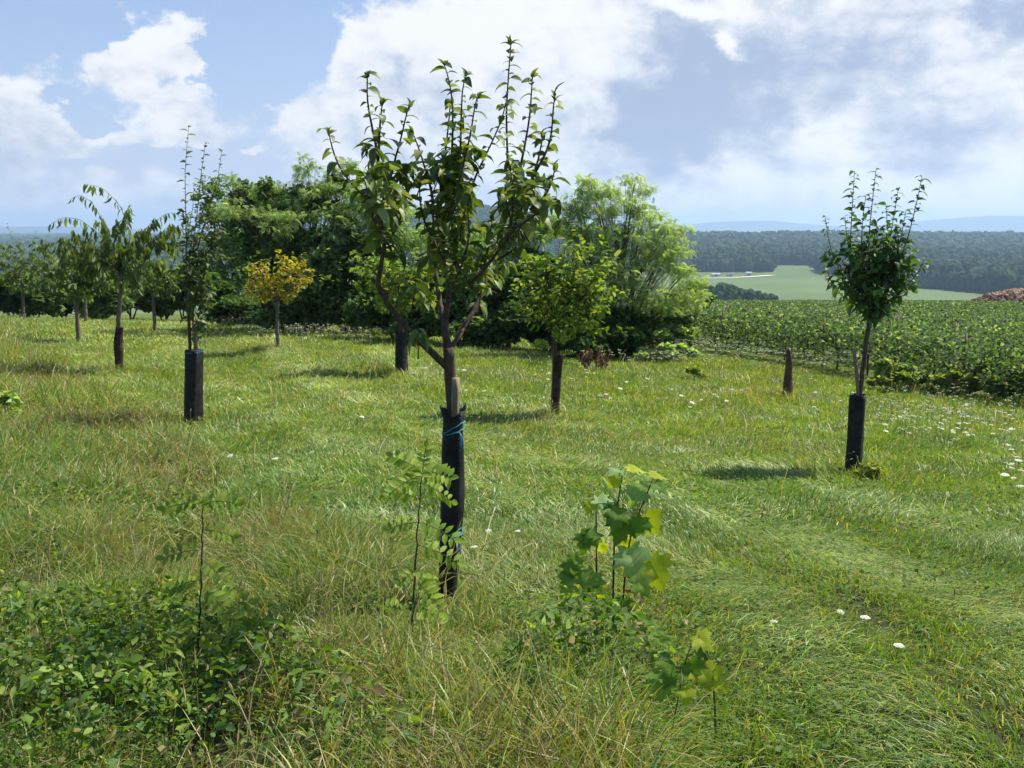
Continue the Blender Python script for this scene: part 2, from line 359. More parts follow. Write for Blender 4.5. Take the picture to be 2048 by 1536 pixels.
TREES_PX = {'c': (893, 1205), 'r': (1705, 950), 'l': (386, 848), 't2': (238, 745), 'y': (557, 700), 'm': (803, 748), 'n': (1110, 832), 'p': (1575, 797),
            's1': (310, 665), 's2': (157, 682), 's3': (172, 645), 's4': (48, 641), 's5': (122, 633), 's6': (84, 628)}
for k, v in TREES_PX.items(): BASES[k] = ground(*v)
for k, v in BASES.items(): print('BASE', k, v.round(2))

def blades(geo, x, y, h, w, lean, ldir, col, seg=3, z=None):
    n = len(x); z = height(x, y) - .01 if z is None else z
    base = np.stack([x, y, z], -1)
    h = np.maximum(h, .02); dr = np.stack([np.cos(ldir), np.sin(ldir), np.zeros(n)], -1)
    sa = rng.random(n) * math.pi * 2; side = np.stack([np.cos(sa), np.sin(sa), np.zeros(n)], -1)
    ss = [0, .4, .75, 1] if seg == 3 else [0, .55, 1]
    vs = []
    for s in ss:
        up = h * (s - .55 * lean * s ** 2); out = h * lean * s ** 1.6
        p = base + dr * out[:, None]; p[:, 2] += up
        if s < 1:
            ww = (w * .5 * (1 - .55 * s))[:, None] * side; vs += [p - ww, p + ww]
        else: vs.append(p)
    v = np.stack(vs, 1); K = v.shape[1]
    tf = [[0, 1, 3, 2], [2, 3, 5, 4], [4, 5, 6]] if seg == 3 else [[0, 1, 3, 2], [2, 3, 4]]
    lp = np.concatenate(tf); tot = np.array([len(f) for f in tf])
    geo.add(v.reshape(-1, 3), (lp[None, :] + (np.arange(n) * K)[:, None]).ravel(), np.tile(tot, n), np.repeat(col, K, axis=0))

G_LUSH = np.array([.085, .17, .020]); G_MID = np.array([.155, .24, .036]); G_PALE = np.array([.36, .46, .17]); G_STRAW = np.array([.42, .36, .11]); G_BLUE = np.array([.11, .21, .06]); G_BROWN = np.array([.21, .16, .07])
def wedge(n, y0, y1, m=1.18):
    u = rng.random(n); y = np.sqrt(y0 ** 2 + u * (y1 ** 2 - y0 ** 2))
    x = (rng.random(n) * 2 - 1) * (y * .53 * m + (1.2 if y1 < 17 else 1.8)); return x, y
def grass_col(n, x, y, straw, sw, px, py):
    t = fbm(x * 1.3, y * 1.3, 40) * .6 + fbm(x * .28, y * .28, 41) * .55 - .07; q = rng.random(n)
    c = mixc(G_LUSH, G_MID, np.clip(t * 1.6 - .3 + .3 * (q - .5), 0, 1))
    k = rng.random(n)
    pale = k < .06 + .75 * sw * np.clip(fbm(x * 2.5, y * 2.5, 60) * 2 - .6, 0, 1); c[pale] = G_PALE * (.7 + .5 * rng.random(pale.sum()))[:, None]
    bl = (k > .88); c[bl] = G_BLUE
    s = rng.random(n) <   .05 + .42 * straw + .22 * np.clip(fbm(x * .5, y * .5, 71) * 2.4 - 1.1, 0, 1) + .16 * np.clip((y - 9) / 14, 0, 1)
    c[s] = mixc(G_STRAW, G_BROWN, np.clip(rng.random(s.sum()) ** 2 + .6 * straw[s], 0, 1))
    yl = rng.random(n) < .16 * np.clip(fbm(x * .35, y * .35, 23) * 3 - 1.2, 0, 1); c[yl] = np.array([.30, .31, .05])
    return c * (.8 + .4 * rng.random(n))[:, None]
def build_grass():
    g = Geo()
    tb = np.array([BASES[k][:2] for k in ('c', 'r', 'l', 't2', 'y', 'm', 'n', 'p')])
    for (n, y0, y1, wd, seg) in ((275000, 1.7, 7.5, .0056, 3), (240000, 7.5, 16, .011, 3), (330000, 16, 30, .015, 2), (210000, 30, 62, .028, 2)):
        x, y = wedge(n, y0, y1)
        wild, straw, weeds, sw, px, py = zones(x, y)
        dm = np.min(np.hypot(x[:, None] + .25 - tb[None, :, 0], (y[:, None] - tb[None, :, 1]) * .8), axis=1)
        isl = np.exp(-(dm / .75) ** 2) * (y > 6)
        fur = np.clip(-sw, 0, 1); sw = np.clip(sw, 0, 1)
        tus = fbm(x * 1.25, y * 1.25, 55)
        keep = rng.random(n) < (1 - .55 * weeds) * (1 - .6 * fur) * np.clip(.25 + 1.6 * tus, .35, 1) * np.where(vnoise(x * 5, y * 5, 77) < .3, .45, 1)
        keep &= ~((px > 1340) & (py < 705 + (px - 1340) * .13) & (y > 22))     # the vineyard
        tall = np.clip(wild + isl, 0, 1)
        h = (.055 + .085 * rng.random(n) ** 1.5) * (1 - tall) + tall * (.10 + .22 * rng.random(n) ** 1.5)
        h = h * (.55 + 1.0 * tus + wild * (2.2 * (tus - .45))) * (1 - .5 * fur) * (1 + .25 * sw) * np.clip(.8 + y / 40, .8, 1.9)
        fl = vnoise(x * .9, y * .9, 17) * 7 + .8
        ld = fl + (rng.random(n) - .5) * (3.4 + 3 * wild)
        lean = np.clip(.2 + 1.0 * rng.random(n) + .6 * sw, 0, 1.4)
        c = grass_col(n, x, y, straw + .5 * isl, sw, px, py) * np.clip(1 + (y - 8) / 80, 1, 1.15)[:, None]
        k = keep
        blades(g, x[k], y[k], h[k], (wd * (.7 + .7 * rng.random(n)))[k], lean[k], ld[k], c[k], seg)
    o = link('grass', g.mesh('grass', True), M_GRASS); tag(o, 'green meadow grass, partly mown, with pale and straw coloured blades', 'grass', kind='stuff')
    # tall dry stalks
    g = Geo(); n = 26000
    x, y = wedge(n, 2.2, 45); x[:5200], y[:5200] = wedge(5200, 2.2, 9); x[5200:13000], y[5200:13000] = wedge(7800, 8, 24)
    wild, straw, weeds, sw, px, py = zones(x, y)
    dm = np.min(np.hypot(x[:, None] + .25 - tb[None, :, 0], (y[:, None] - tb[None, :, 1]) * .8), axis=1)
    pr = .03 + .12 * (y > 10) + straw * .9 + .5 * np.exp(-(dm / .7) ** 2) + .25 * (py < 760)
    k = (rng.random(n) < pr) & ~((px > 1340) & (py < 705 + (px - 1340) * .13) & (y > 22)); x = x[k]; y = y[k]; n = len(x)
    h = .28 + .35 * rng.random(n); w = np.clip(.0022 + .0006 * y, 0, .012) * (.7 + .6 * rng.random(n))
    ld = rng.normal(.4, 1.1, n); lean = .2 + .85 * rng.random(n)
    c = mixc(np.array([.42, .35, .17]), np.array([.27, .25, .10]), rng.random(n))
    blades(g, x, y, h, w, lean, ld, c, 3)
    # seed heads: slim spindles along the tips
    top = np.stack([x + np.cos(ld) * h * lean * .9, y + np.sin(ld) * h * lean * .9, height(x, y) + h * (1 - .55 * lean) * .97], -1)
    dr = norm(np.stack([np.cos(ld) * lean, np.sin(ld) * lean, .7 - lean * .6], -1)); s1 = norm(np.cross(dr, np.array([0, 0, 1.]))); s2 = np.cross(dr, s1)
    L = (.04 + .05 * rng.random(n))[:, None]; ww = (w * 1.6)[:, None]
    tv = [(0, 0, 0), (.5, .5, 0), (-.5, .5, 0), (0, .5, .5), (0, .5, -.5), (0, 1, 0)]
    tf = [[0, 1, 5, 2], [0, 3, 5, 4]]
    g.scatter(tv, tf, top - dr * L * .6, s1 * ww, dr * L, s2 * ww, c * .9)
    o = link('dry_grass', g.mesh('dry_grass', True), M_GRASS); tag(o, 'tall dry straw coloured grass stalks with seed heads across the meadow', 'dry grass', kind='stuff')
build_grass()

# ------------------------------------------------------------------ leaves
def leaf_tpl(droop=.35, fold=.18, wid=.5, n=5, point=1.0):
    """pointed oval leaf along +y, recurved towards -z, folded along its midrib"""
    v = []; f = []
    for i in range(n):
        t = i / (n - 1); w = wid * .5 * math.sin(math.pi * min(1, t ** .8 * .97 + .015)) ** .8
        z = -droop * t * t; yy = t - .25 * droop * t ** 3
        v += [(-w, yy, z + fold * w), (0, yy, z), (w, yy, z + fold * w)]
    for i in range(n - 1):
        a = i * 3; f += [[a, a + 1, a + 4, a + 3], [a + 1, a + 2, a + 5, a + 4]]
    return v, f
T_ARCH = leaf_tpl(.7, .3, .58, 6); T_CURL = leaf_tpl(.62, .5, .46, 5); T_DROOP = leaf_tpl(.3, .35, .5, 5); T_FLAT = leaf_tpl(.15, .25, .55, 4); T_OVAL = leaf_tpl(.12, .2, .62, 4); T_LONG = leaf_tpl(.45, .3, .3, 5)
T_LEAFLET = leaf_tpl(.2, .3, .46, 4); T_QUAD = ([(-.5, 0, 0), (.5, .15, .05), (.35, 1, -.12), (-.4, .8, 0)], [[0, 1, 2, 3]])
def put_leaves(g, tpl, o, d, up, size, col, twist=.6):
    """d: growth direction, up: face normal hint"""
    n = len(o); y = norm(d); u = up + rng.normal(0, twist, (n, 3)); x = norm(np.cross(y, u)); z = np.cross(x, y)
    s = np.asarray(size)[:, None]
    g.scatter(tpl[0], tpl[1], o, x * s, y * s, z * s, col)
def polyline(pts, step):
    pts = np.asarray(pts, float); d = np.linalg.norm(np.diff(pts, axis=0), axis=1); c = np.concatenate([[0], np.cumsum(d)])
    n = max(3, int(c[-1] / step) + 1); t = np.linspace(0, c[-1], n)
    out = np.stack([np.interp(t, c, pts[:, i]) for i in range(3)], -1)
    for _ in range(2):
        o2 = out.copy(); o2[1:-1] = (out[:-2] + 2 * out[1:-1] + out[2:]) / 4; out = o2
    return out
def shoot_leaves(g, path, spacing, size0, size1, cols, tpl, start=0.0, ang=1.0, droop=0.0, dbl=1):
    """alternate leaves along a shoot; size0 at its base, size1 at its tip"""
    p = polyline(path, spacing / dbl); n = len(p); t = np.linspace(0, 1, n); k = t >= start; m = k.sum()
    tan = norm(np.gradient(p, axis=0))
    a = np.arange(n) * 2.4 + rng.random() * 6 + rng.normal(0, .3, n)
    ref = norm(np.cross(tan, np.array([0.2, .3, 1.]) + 0 * tan)); r2 = np.cross(tan, ref)
    rad = ref * np.cos(a)[:, None] + r2 * np.sin(a)[:, None]
    d = tan * math.cos(ang) + rad * math.sin(ang) + np.array([0, 0, -droop]) + rng.normal(0, .2, (n, 3))
    s = (size0 + (size1 - size0) * t) * (.55 + .75 * rng.random(n))
    c = cols[rng.integers(0, len(cols), n)] * (.8 + .4 * rng.random(n))[:, None]
    put_leaves(g, tpl, p[k], d[k], np.array([0, 0, 1.]) + 0 * tan[k], s[k], c[k], .3)
def stem(g, path, r0, r1, sides=6, step=.06, col=None, rough=.12, wob=0.0):
    p = polyline(path, step)
    if wob: p[1:-1] += rng.normal(0, wob, (len(p) - 2, 3))
    g.tube(p, np.linspace(r0, r1, len(p)), sides, col, rough=rough)
def pxpath(lst, Y, dY=None):
    """pixel polyline -> real points at forward distance Y (+ offsets dY along it)"""
    n = len(lst); dY = np.zeros(n) if dY is None else np.interp(np.linspace(0, 1, n), np.linspace(0, 1, len(dY)), dY)
    return np.array([P(a, b, Y + q) for (a, b), q in zip(lst, dY)])

# ------------------------------------------------------------------ the pear tree in the middle
PEAR = np.array([[.11, .16, .04], [.08, .13, .034], [.16, .21, .055], [.20, .23, .08], [.065, .11, .03]])
def tree_guard(name, base, top, r, mat, label, lean_pts=None, flare=0.0, taper=1.0, square=False, twine=(), open_top=True, nseg=22, group=None):
    root = empty(name, base, label, 'tree guard', group)
    g = Geo(); sd = 20; base = np.array(base) - [0, 0, .05]; top = np.array(top)
    ts = np.linspace(0, 1, nseg); a = np.linspace(0, 2 * math.pi, sd, endpoint=False)
    def ring(t, rr, jit):
        c = base * (1 - t) + top * t
        if lean_pts is not None: c = c + np.array([np.interp(t, lean_pts[0], lean_pts[1]), 0, 0])
        k = np.interp(t, [0, .12, .55, .8, .95, 1], [.62, .84, 1.07, 1.0, .86, .86 + flare]) if flare else np.interp(t, [0, .75, 1], [1.05, 1 + (taper - 1) * .6, taper])
        rad = rr * k * (1 + jit * np.sin(a * 3 + t * 5) + jit * .6 * np.sin(a * 5 - t * 9))
        if square: rad = rad * (1 / np.maximum(np.abs(np.cos(a + .5)), np.abs(np.sin(a + .5)))) ** .55
        zz = np.zeros(sd) + (.02 * np.sin(a * 2 + 1) + .012 * np.sin(a * 5) if (flare and t > .97) else 0)
        return np.stack([c[0] + rad * np.cos(a), c[1] + rad * np.sin(a), c[2] + zz], -1)
    vo = np.concatenate([ring(t, r, .035) for t in ts]); vi = np.concatenate([ring(t, r * .94, .035) for t in ts[::-1]])
    v = np.concatenate([vo, vi]); n = 2 * nseg
    i = np.arange(n - 1)[:, None] * sd; j = np.arange(sd)[None, :]; j2 = (j + 1) % sd
    q = np.stack([i + j, i + j2, i + sd + j2, i + sd + j], -1).reshape(-1, 4)
    g.add(v, q.ravel(), np.full(len(q), 4)); tube = part('tube', g, mat, root)
    for tt in twine:
        g = Geo(); c = base * (1 - tt) + top * tt
        if lean_pts is not None: c = c + np.array([np.interp(tt, lean_pts[0], lean_pts[1]), 0, 0])
        k = np.interp(tt, [0, .12, .55, .8, .95, 1], [.62, .84, 1.07, 1.0, .86, .86]) * 1.1 if flare else 1.12
        aa = np.linspace(0, 2 * math.pi, 26)
        for dz in (0, .012):
            g.tube(np.stack([c[0] + r * k * np.cos(aa), c[1] + r * k * np.sin(aa), c[2] + dz + (.018 + dz * 1.3) * np.sin(aa + 1 + dz * 60) + .002 * np.sin(aa * 7)], -1), .0026, 5)
        e = c + [r * k * .55, -r * k * .85, .0]
        g.tube(polyline([e + [-.05, .0, -.06], e + [-.03, 0, .0], e, e + [.02, 0, -.03], e + [.022, .0, -.10]], .012), .0032, 5)
        g.tube(polyline([e, e + [.012, -.01, -.02], e + [.008, -.005, -.085]], .012), .003, 5)
        part('twine', g, M_TWINE, root, under=tube)
    return root
def pear_tree():
    B = BASES['c']; Y = B[1]
    root = empty('pear_tree', B, 'young pear tree in the middle, tall upright leafy shoots above a black guard', 'tree')
    g = Geo()
    tr = pxpath([(895, 1200), (903, 1000), (908, 850), (902, 780), (899, 740), (899, 708), (897, 695)], Y); tr[0][2] = B[2] - .03
    stem(g, tr, .034, .030, 10, .05, rough=.1); trunk = part('trunk', g, M_BARK, root)
    limbs = [
        ([(893, 734), (880, 715), (869, 702), (849, 695), (831, 678), (811, 649), (790, 626), (770, 602), (755, 579), (754, 558), (761, 535), (768, 508), (773, 482), (767, 456), (764, 401), (758, 343)], [0, -.08, -.2, -.25], .019, .007),
        ([(898, 700), (889, 670), (888, 640), (893, 615), (897, 596), (893, 560), (888, 520), (886, 490), (877, 445), (883, 416), (881, 372)], [0, .05, .1], .020, .007),
        ([(897, 600), (915, 585), (937, 573), (966, 544), (993, 511), (1007, 488), (1030, 455), (1045, 420), (1052, 380)], [.05, -.1, -.3, -.35], .010, .005),
        ([(899, 702), (912, 680), (922, 661), (946, 626), (963, 590), (972, 560), (985, 525), (1000, 480), (1012, 420), (1016, 380)], [0, .2, .35, .4], .014, .006),
        ([(893, 700), (888, 660), (880, 600), (868, 540), (868, 480), (866, 420), (864, 381)], [0, .3, .5, .5], .015, .007)]
    for l, dy, r0, r1 in limbs:
        g = Geo(); stem(g, pxpath(l, Y, dy), r0, r1, 8, .05, rough=.22, wob=.003); part('limb', g, M_BARK, root, under=trunk)
    sh = [  # shoots: path, depth
        ([(758, 343), (754, 299), (741, 240), (733, 196), (735, 148)], -.25), ([(756, 320), (758, 290), (760, 240), (765, 203)], -.3),
        ([(767, 440), (741, 407), (711, 375), (682, 343), (669, 314), (660, 281), (657, 262)], -.2), ([(767, 430), (780, 360), (790, 317), (802, 279), (809, 243), (819, 208)], -.1),
        ([(866, 430), (864, 381), (852, 343), (843, 314), (834, 284), (823, 261)], .2), ([(881, 400), (896, 366), (902, 328), (905, 284), (906, 226), (903, 182), (896, 152), (889, 130)], .1),
        ([(882, 390), (887, 337), (893, 284), (899, 232), (900, 210)], .25), ([(893, 420), (915, 350), (921, 305), (922, 240), (924, 196), (925, 167), (932, 150)], 0),
        ([(895, 440), (920, 360), (928, 320), (940, 276), (946, 238), (949, 208), (956, 191)], -.1), ([(900, 500), (935, 400), (952, 349), (966, 322), (984, 284), (1004, 240), (1012, 205)], .2),
        ([(1012, 400), (1016, 346), (1015, 308), (1013, 255), (1013, 211), (1016, 167), (1019, 123), (1022, 88)], .3), ([(1040, 400), (1036, 360), (1042, 328), (1051, 284), (1060, 232), (1063, 182), (1065, 152)], -.1),
        ([(1050, 390), (1066, 352), (1092, 308), (1104, 273), (1105, 238), (1107, 202), (1110, 192)], -.3), ([(1055, 380), (1075, 330), (1086, 270)], -.2),
        ([(1060, 420), (1085, 400), (1104, 372), (1110, 334)], -.35), ([(1010, 480), (1030, 420), (1020, 380), (1030, 350)], -.5),
        ([(770, 480), (740, 430), (745, 380), (735, 350)], -.5), ([(775, 490), (800, 440), (815, 400), (812, 370)], 0), ([(888, 520), (850, 450), (838, 400), (840, 370)], -.1),
        ([(895, 590), (925, 530), (940, 470), (935, 420)], -.2), ([(966, 544), (980, 480), (985, 430)], 0), ([(1030, 455), (1075, 430), (1095, 400)], -.6), ([(995, 520), (1030, 500), (1060, 470)], -.2)]
    gt = Geo(); gl = Geo()
    for path, dy in sh:
        pp = pxpath(path, Y + dy, [0, .05, -.03]); stem(gt, pp, .008, .0028, 5, .04, rough=.15)
        top = path[-1][1] < 300
        shoot_leaves(gl, pp, .022, .085, .062, PEAR, T_ARCH, .06, 1.15, -.05)
        # the small upright tuft at the tip
        n = 4; tip = np.tile(pp[-1], (n, 1)) - rng.random((n, 1)) * [0, 0, .03]; d = rng.normal(0, .35, (n, 3)) + [0, 0, 1]; put_leaves(gl, T_CURL, tip, d, np.array([0, 0, 1.]) + 0 * d, .035 + .025 * rng.random(n), PEAR[rng.integers(0, 5, n)])
    # big drooping leaves of the lower crown, on spurs along the limbs
    for (cx, cy_, rx, ry, dy, n) in ((770, 385, 42, 55, -.3, 62), (775, 340, 45, 35, -.1, 30), (770, 455, 30, 45, -.25, 20), (800, 400, 40, 50, .1, 34), (890, 360, 45, 50, 0, 66), (900, 430, 40, 55, .1, 62), (885, 480, 28, 40, 0, 24), (930, 400, 35, 60, .2, 34),
                                     (1045, 390, 50, 55, -.3, 78), (1075, 380, 30, 45, -.45, 26), (1030, 440, 38, 50, -.1, 40), (960, 500, 40, 50, .1, 26), (985, 560, 30, 40, .3, 16), (860, 550, 22, 50, .35, 14), (905, 545, 30, 30, 0, 20),
                                     (810, 565, 28, 40, .0, 22), (985, 470, 35, 30, .3, 20), (835, 670, 14, 20, -.2, 5), (975, 610, 25, 25, .35, 9), (930, 310, 40, 30, 0, 22), (850, 340, 40, 30, .1, 20)):
        for _ in range(max(2, n // 5)):
            # one spur: a short twig with a whorl of leaves
            q = rng.normal(0, .5, 2); c = P(cx + q[0] * rx * 1.1, cy_ + q[1] * ry * 1.1, Y + dy + rng.normal(0, .14))
            d0 = norm(rng.normal(0, 1, 3) + [0, 0, .5]); tw = [c - d0 * .10 - [0, 0, .03], c]; stem(gt, tw, .004, .002, 4, .03)
            m = 7; oo = np.tile(c, (m, 1)) + rng.normal(0, .012, (m, 3)); a = np.arange(m) * 2.4 + rng.random() * 6
            d = np.stack([np.cos(a), np.sin(a), rng.normal(-.35, .5, m)], -1)
            put_leaves(gl, T_DROOP if rng.random() < .5 else T_CURL, oo, d, np.array([0, 0, 1.]) + 0 * d, .055 + .045 * rng.random(m), PEAR[rng.integers(0, 5, m)] * (.85 + .4 * rng.random(m))[:, None], .45)
    gl.join(gt, 1); part('crown', gl, M_LEAF, root).data.materials.append(M_BARK)
    # wooden stake
    st = empty('wooden_stake', B + [.03, -.02, 0], 'pale split wooden stake standing in the black guard of the middle pear tree', 'stake')
    g = Geo(); a = P(908, 960, Y - .012); b = P(911, 756, Y - .03); g.tube(polyline([a, (a + b) / 2, b], .06), .0215, 9, rough=.12); part('post', g, M_STAKE, st)
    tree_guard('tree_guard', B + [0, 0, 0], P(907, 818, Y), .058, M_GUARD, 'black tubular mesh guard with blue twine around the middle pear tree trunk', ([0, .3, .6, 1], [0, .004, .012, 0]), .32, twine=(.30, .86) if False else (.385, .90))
pear_tree()

def small_tree(key, name, label, trunk, shoots, cl, colors, top_r, leaf=(.07, .05), tpl=T_CURL, cat='tree', spread=.3, spacing=.05, mat=None, bark=None, tr=(.03, .022), group=None, start=.1, droop=.1, cluster_leaf=.08, ctpl=None):
    B = BASES[key]; Y = B[1]; root = empty(name, B, label, cat, group)
    g = Geo(); p = pxpath(trunk, Y); p[0][2] = B[2] - .03; stem(g, p, tr[0], tr[1], 8, .08, rough=.15, wob=.004); part('trunk', g, bark or M_BARK, root)
    gt = Geo(); gl = Geo()
    for path in shoots:
        dy = rng.normal(0, spread); pp = pxpath(path, Y, [0, dy * .6, dy, dy]); stem(gt, pp, .011, .003, 5, .08, rough=.1)
        shoot_leaves(gl, pp, spacing, leaf[0], leaf[1], colors, tpl, start, 1.05, droop)
    for (cx, cy_, rx, ry, n) in cl:
        sc_ = Y / FPX; c0 = P(cx, cy_, Y); hub = P(*trunk[-1], Y)
        for _ in range(max(1, n // 7)):
            q = rng.normal(0, .55, 3); q = q / max(1, np.linalg.norm(q) / 1.15)
            c = c0 + [q[0] * rx * sc_, q[2] * (rx + ry) * .5 * sc_, q[1] * ry * sc_]
            d0 = norm(c - hub); stem(gt, [hub + (c - hub) * .55 + rng.normal(0, .03, 3), c], .006, .0025, 4, .12)
            m = 7; oo = c + d0 * np.linspace(-.12, .02, m)[:, None] + rng.normal(0, .03, (m, 3)); a = rng.random(m) * 6.3
            d = np.stack([np.cos(a), np.sin(a), rng.normal(-droop * 2, .5, m)], -1) + d0 * .5
            put_leaves(gl, ctpl or tpl, oo, d, np.array([0, 0, 1.]) + 0 * d, cluster_leaf * (.7 + .6 * rng.random(m)), colors[rng.integers(0, len(colors), m)] * (.8 + .45 * rng.random(m))[:, None], .5)
    gl.join(gt, 1); part('crown', gl, mat or M_LEAF, root).data.materials.append(bark or M_BARK); return root

GREEN = np.array([[.045, .095, .022], [.06, .115, .026], [.035, .08, .022], [.08, .13, .035], [.05, .10, .04]])
small_tree('r', 'pear_tree', 'young pear tree at the right with dense dark crown and upright shoots before the valley', [(1708, 945), (1714, 850), (1719, 790), (1729, 711), (1735, 664), (1743, 625)],
    [[(1743, 635), (1720, 560), (1700, 500), (1704, 420), (1709, 343)], [(1743, 630), (1740, 560), (1738, 470), (1745, 400), (1752, 340)], [(1745, 620), (1765, 560), (1781, 470), (1790, 420), (1797, 376)],
     [(1745, 625), (1780, 560), (1815, 480), (1830, 420), (1844, 354)], [(1742, 630), (1700, 580), (1668, 520), (1655, 470), (1651, 434)], [(1743, 600), (1722, 520), (1725, 440), (1732, 390)], [(1748, 620), (1800, 590), (1840, 540), (1852, 512)],
     [(1745, 600), (1770, 520), (1775, 450), (1772, 410)], [(1750, 600), (1790, 530), (1803, 470), (1812, 420)], [(1738, 620), (1690, 600), (1660, 560), (1650, 530)], [(1745, 600), (1710, 540), (1692, 470), (1690, 432)]],
    [(1745, 560, 66, 64, 300), (1740, 500, 76, 50, 150), (1785, 500, 55, 60, 120), (1705, 530, 52, 50, 120), (1748, 605, 34, 34, 110), (1805, 550, 44, 46, 90)], GREEN * 1.25, .3, leaf=(.125, .095), spacing=.030, tpl=T_ARCH, tr=(.032, .026), cluster_leaf=.1)
rb = BASES['r']
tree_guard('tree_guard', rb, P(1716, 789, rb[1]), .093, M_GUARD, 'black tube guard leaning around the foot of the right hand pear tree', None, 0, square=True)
st = empty('wooden_stake', rb + [-.03, .0, 0], 'thin weathered stake rising from the black guard of the right hand pear tree', 'stake')
g = Geo(); a = P(1712, 940, rb[1]); a[2] = rb[2]; g.tube(polyline([a, P(1717, 790, rb[1]), P(1713, 745, rb[1]), P(1708, 699, rb[1])], .08), np.array([.028] * 3 + [.022] * 20)[:len(polyline([a, P(1717, 790, rb[1]), P(1713, 745, rb[1]), P(1708, 699, rb[1])], .08))], 8, rough=.1); part('post', g, M_STAKE2, st)

DULL = np.array([[.07, .11, .03], [.09, .13, .045], [.06, .09, .03], [.12, .14, .05], [.05, .085, .03]])
lb = BASES['l']
small_tree('l', 'pear_tree', 'tall slim young tree at the left with three bare-stemmed leaders above a black guard', [(386, 845), (382, 760), (380, 700), (378, 640), (377, 560)],
    [[(377, 600), (374, 520), (371, 420), (370, 340), (377, 255)], [(378, 580), (388, 480), (397, 400), (403, 340), (411, 288)], [(380, 560), (402, 470), (420, 410), (435, 360), (443, 305)], [(379, 600), (370, 500), (385, 420), (388, 380)], [(380, 620), (405, 560), (425, 480), (432, 430)],
     [(380, 660), (398, 640), (402, 610), (410, 580)], [(384, 640), (400, 665), (406, 690)]],
    [(400, 480, 38, 62, 190), (395, 560, 34, 55, 190), (385, 620, 24, 40, 90), (425, 500, 28, 50, 80), (404, 660, 12, 28, 24)], DULL, .3, leaf=(.14, .115), spacing=.06, tr=(.03, .024), tpl=T_DROOP, cluster_leaf=.12)
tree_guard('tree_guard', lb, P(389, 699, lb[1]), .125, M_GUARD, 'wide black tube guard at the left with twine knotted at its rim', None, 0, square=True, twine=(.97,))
st = empty('wooden_stake', lb + [.05, 0, 0], 'weathered brown stake sticking out of the wide black guard at the left', 'stake')
g = Geo(); a = P(392, 840, lb[1]); a[2] = lb[2]; g.tube(polyline([a, P(392, 700, lb[1]), P(388, 645, lb[1])], .08), .034, 8, rough=.12); part('post', g, M_STAKE2, st)

# cherry-like tree with hanging leaves
CH = np.array([[.10, .15, .05], [.13, .18, .07], [.08, .12, .04], [.17, .21, .08], [.11, .16, .06]])
small_tree('t2', 'cherry_tree', 'cherry tree at the left with arching branches and long hanging leaves', [(238, 742), (236, 660), (240, 600), (244, 540)],
    [[(244, 545), (262, 470), (240, 410), (205, 375), (170, 368)], [(243, 540), (215, 460), (185, 405), (160, 388), (142, 398)], [(243, 545), (200, 470), (160, 438), (125, 434), (102, 448)], [(244, 540), (265, 480), (300, 450), (335, 425), (372, 428)],
     [(242, 550), (170, 500), (120, 482), (80, 492)], [(245, 550), (280, 500), (320, 470), (350, 500)], [(243, 550), (200, 500), (150, 470), (120, 490)], [(245, 560), (300, 520), (340, 520)], [(244, 540), (235, 480), (250, 430), (262, 410)], [(244, 550), (300, 480), (345, 455), (360, 470)]],
    [(200, 490, 75, 42, 240), (285, 500, 60, 40, 230), (240, 520, 70, 42, 240), (140, 510, 50, 40, 150), (230, 455, 55, 40, 110), (240, 560, 50, 26, 110), (330, 470, 35, 40, 90)], CH, .3, leaf=(.27, .22), tpl=T_LONG, spacing=.07, droop=1.3, tr=(.06, .045), spread=.7, mat=M_SOFT, cluster_leaf=.24, bark=M_BARK2)
b2 = BASES['t2']
tree_guard('tree_guard', b2, P(238, 655, b2[1]), .105, M_GUARDB, 'sagging brown mesh guard around the left cherry trunk', ([0, .4, .7, 1], [0, .0, -.02, .02]), .05)

YEL = np.array([[.40, .31, .035], [.33, .30, .04], [.45, .29, .03], [.28, .29, .05], [.20, .25, .05]])
small_tree('y', 'yellow_tree', 'small tree with golden yellow autumn leaves on a thin grey trunk', [(556, 698), (554, 650), (556, 600)],
    [[(556, 605), (530, 570), (505, 545)], [(556, 605), (585, 570), (605, 540), (610, 520)], [(556, 605), (560, 560), (575, 515)], [(556, 600), (520, 590), (485, 585)], [(556, 600), (590, 585), (622, 562)], [(556, 600), (540, 550), (525, 525)]],
    [(555, 560, 50, 38, 320), (515, 560, 34, 34, 170), (595, 550, 34, 38, 190), (580, 525, 32, 22, 120), (520, 538, 34, 22, 110), (497, 582, 14, 10, 30), (612, 565, 12, 14, 30), (555, 590, 45, 14, 110)], YEL, .3, leaf=(.14, .12), tpl=T_FLAT, spacing=.07, tr=(.06, .045), spread=.5, mat=M_SOFT, bark=M_BARK2, cluster_leaf=.125, droop=.3)
YG = np.array([[.17, .25, .03], [.21, .28, .045], [.13, .20, .03], [.28, .30, .06], [.10, .16, .03]])
small_tree('m', 'orchard_tree', 'round yellow green orchard tree directly behind the left limb of the middle pear tree', [(803, 748), (803, 700), (802, 640), (800, 610)],
    [[(800, 620), (760, 580), (735, 540), (725, 500)], [(800, 620), (830, 570), (850, 520), (870, 480)], [(800, 620), (800, 560), (790, 500), (785, 465)], [(800, 620), (840, 600), (880, 580)], [(800, 620), (760, 610), (730, 600)]],
    [(790, 540, 60, 50, 330), (840, 550, 50, 50, 260), (750, 560, 42, 40, 200), (800, 600, 60, 26, 200), (860, 590, 30, 26, 90), (735, 520, 25, 30, 60)], YG, .3, leaf=(.13, .11), tpl=T_FLAT, spacing=.09, tr=(.07, .06), spread=.6, mat=M_SOFT, cluster_leaf=.15, droop=.3)
mb = BASES['m']; tree_guard('tree_guard', mb, P(803, 664, mb[1]), .125, M_GUARD, 'straight dark guard on the trunk between the yellow tree and the middle pear tree', None, 0, square=True)
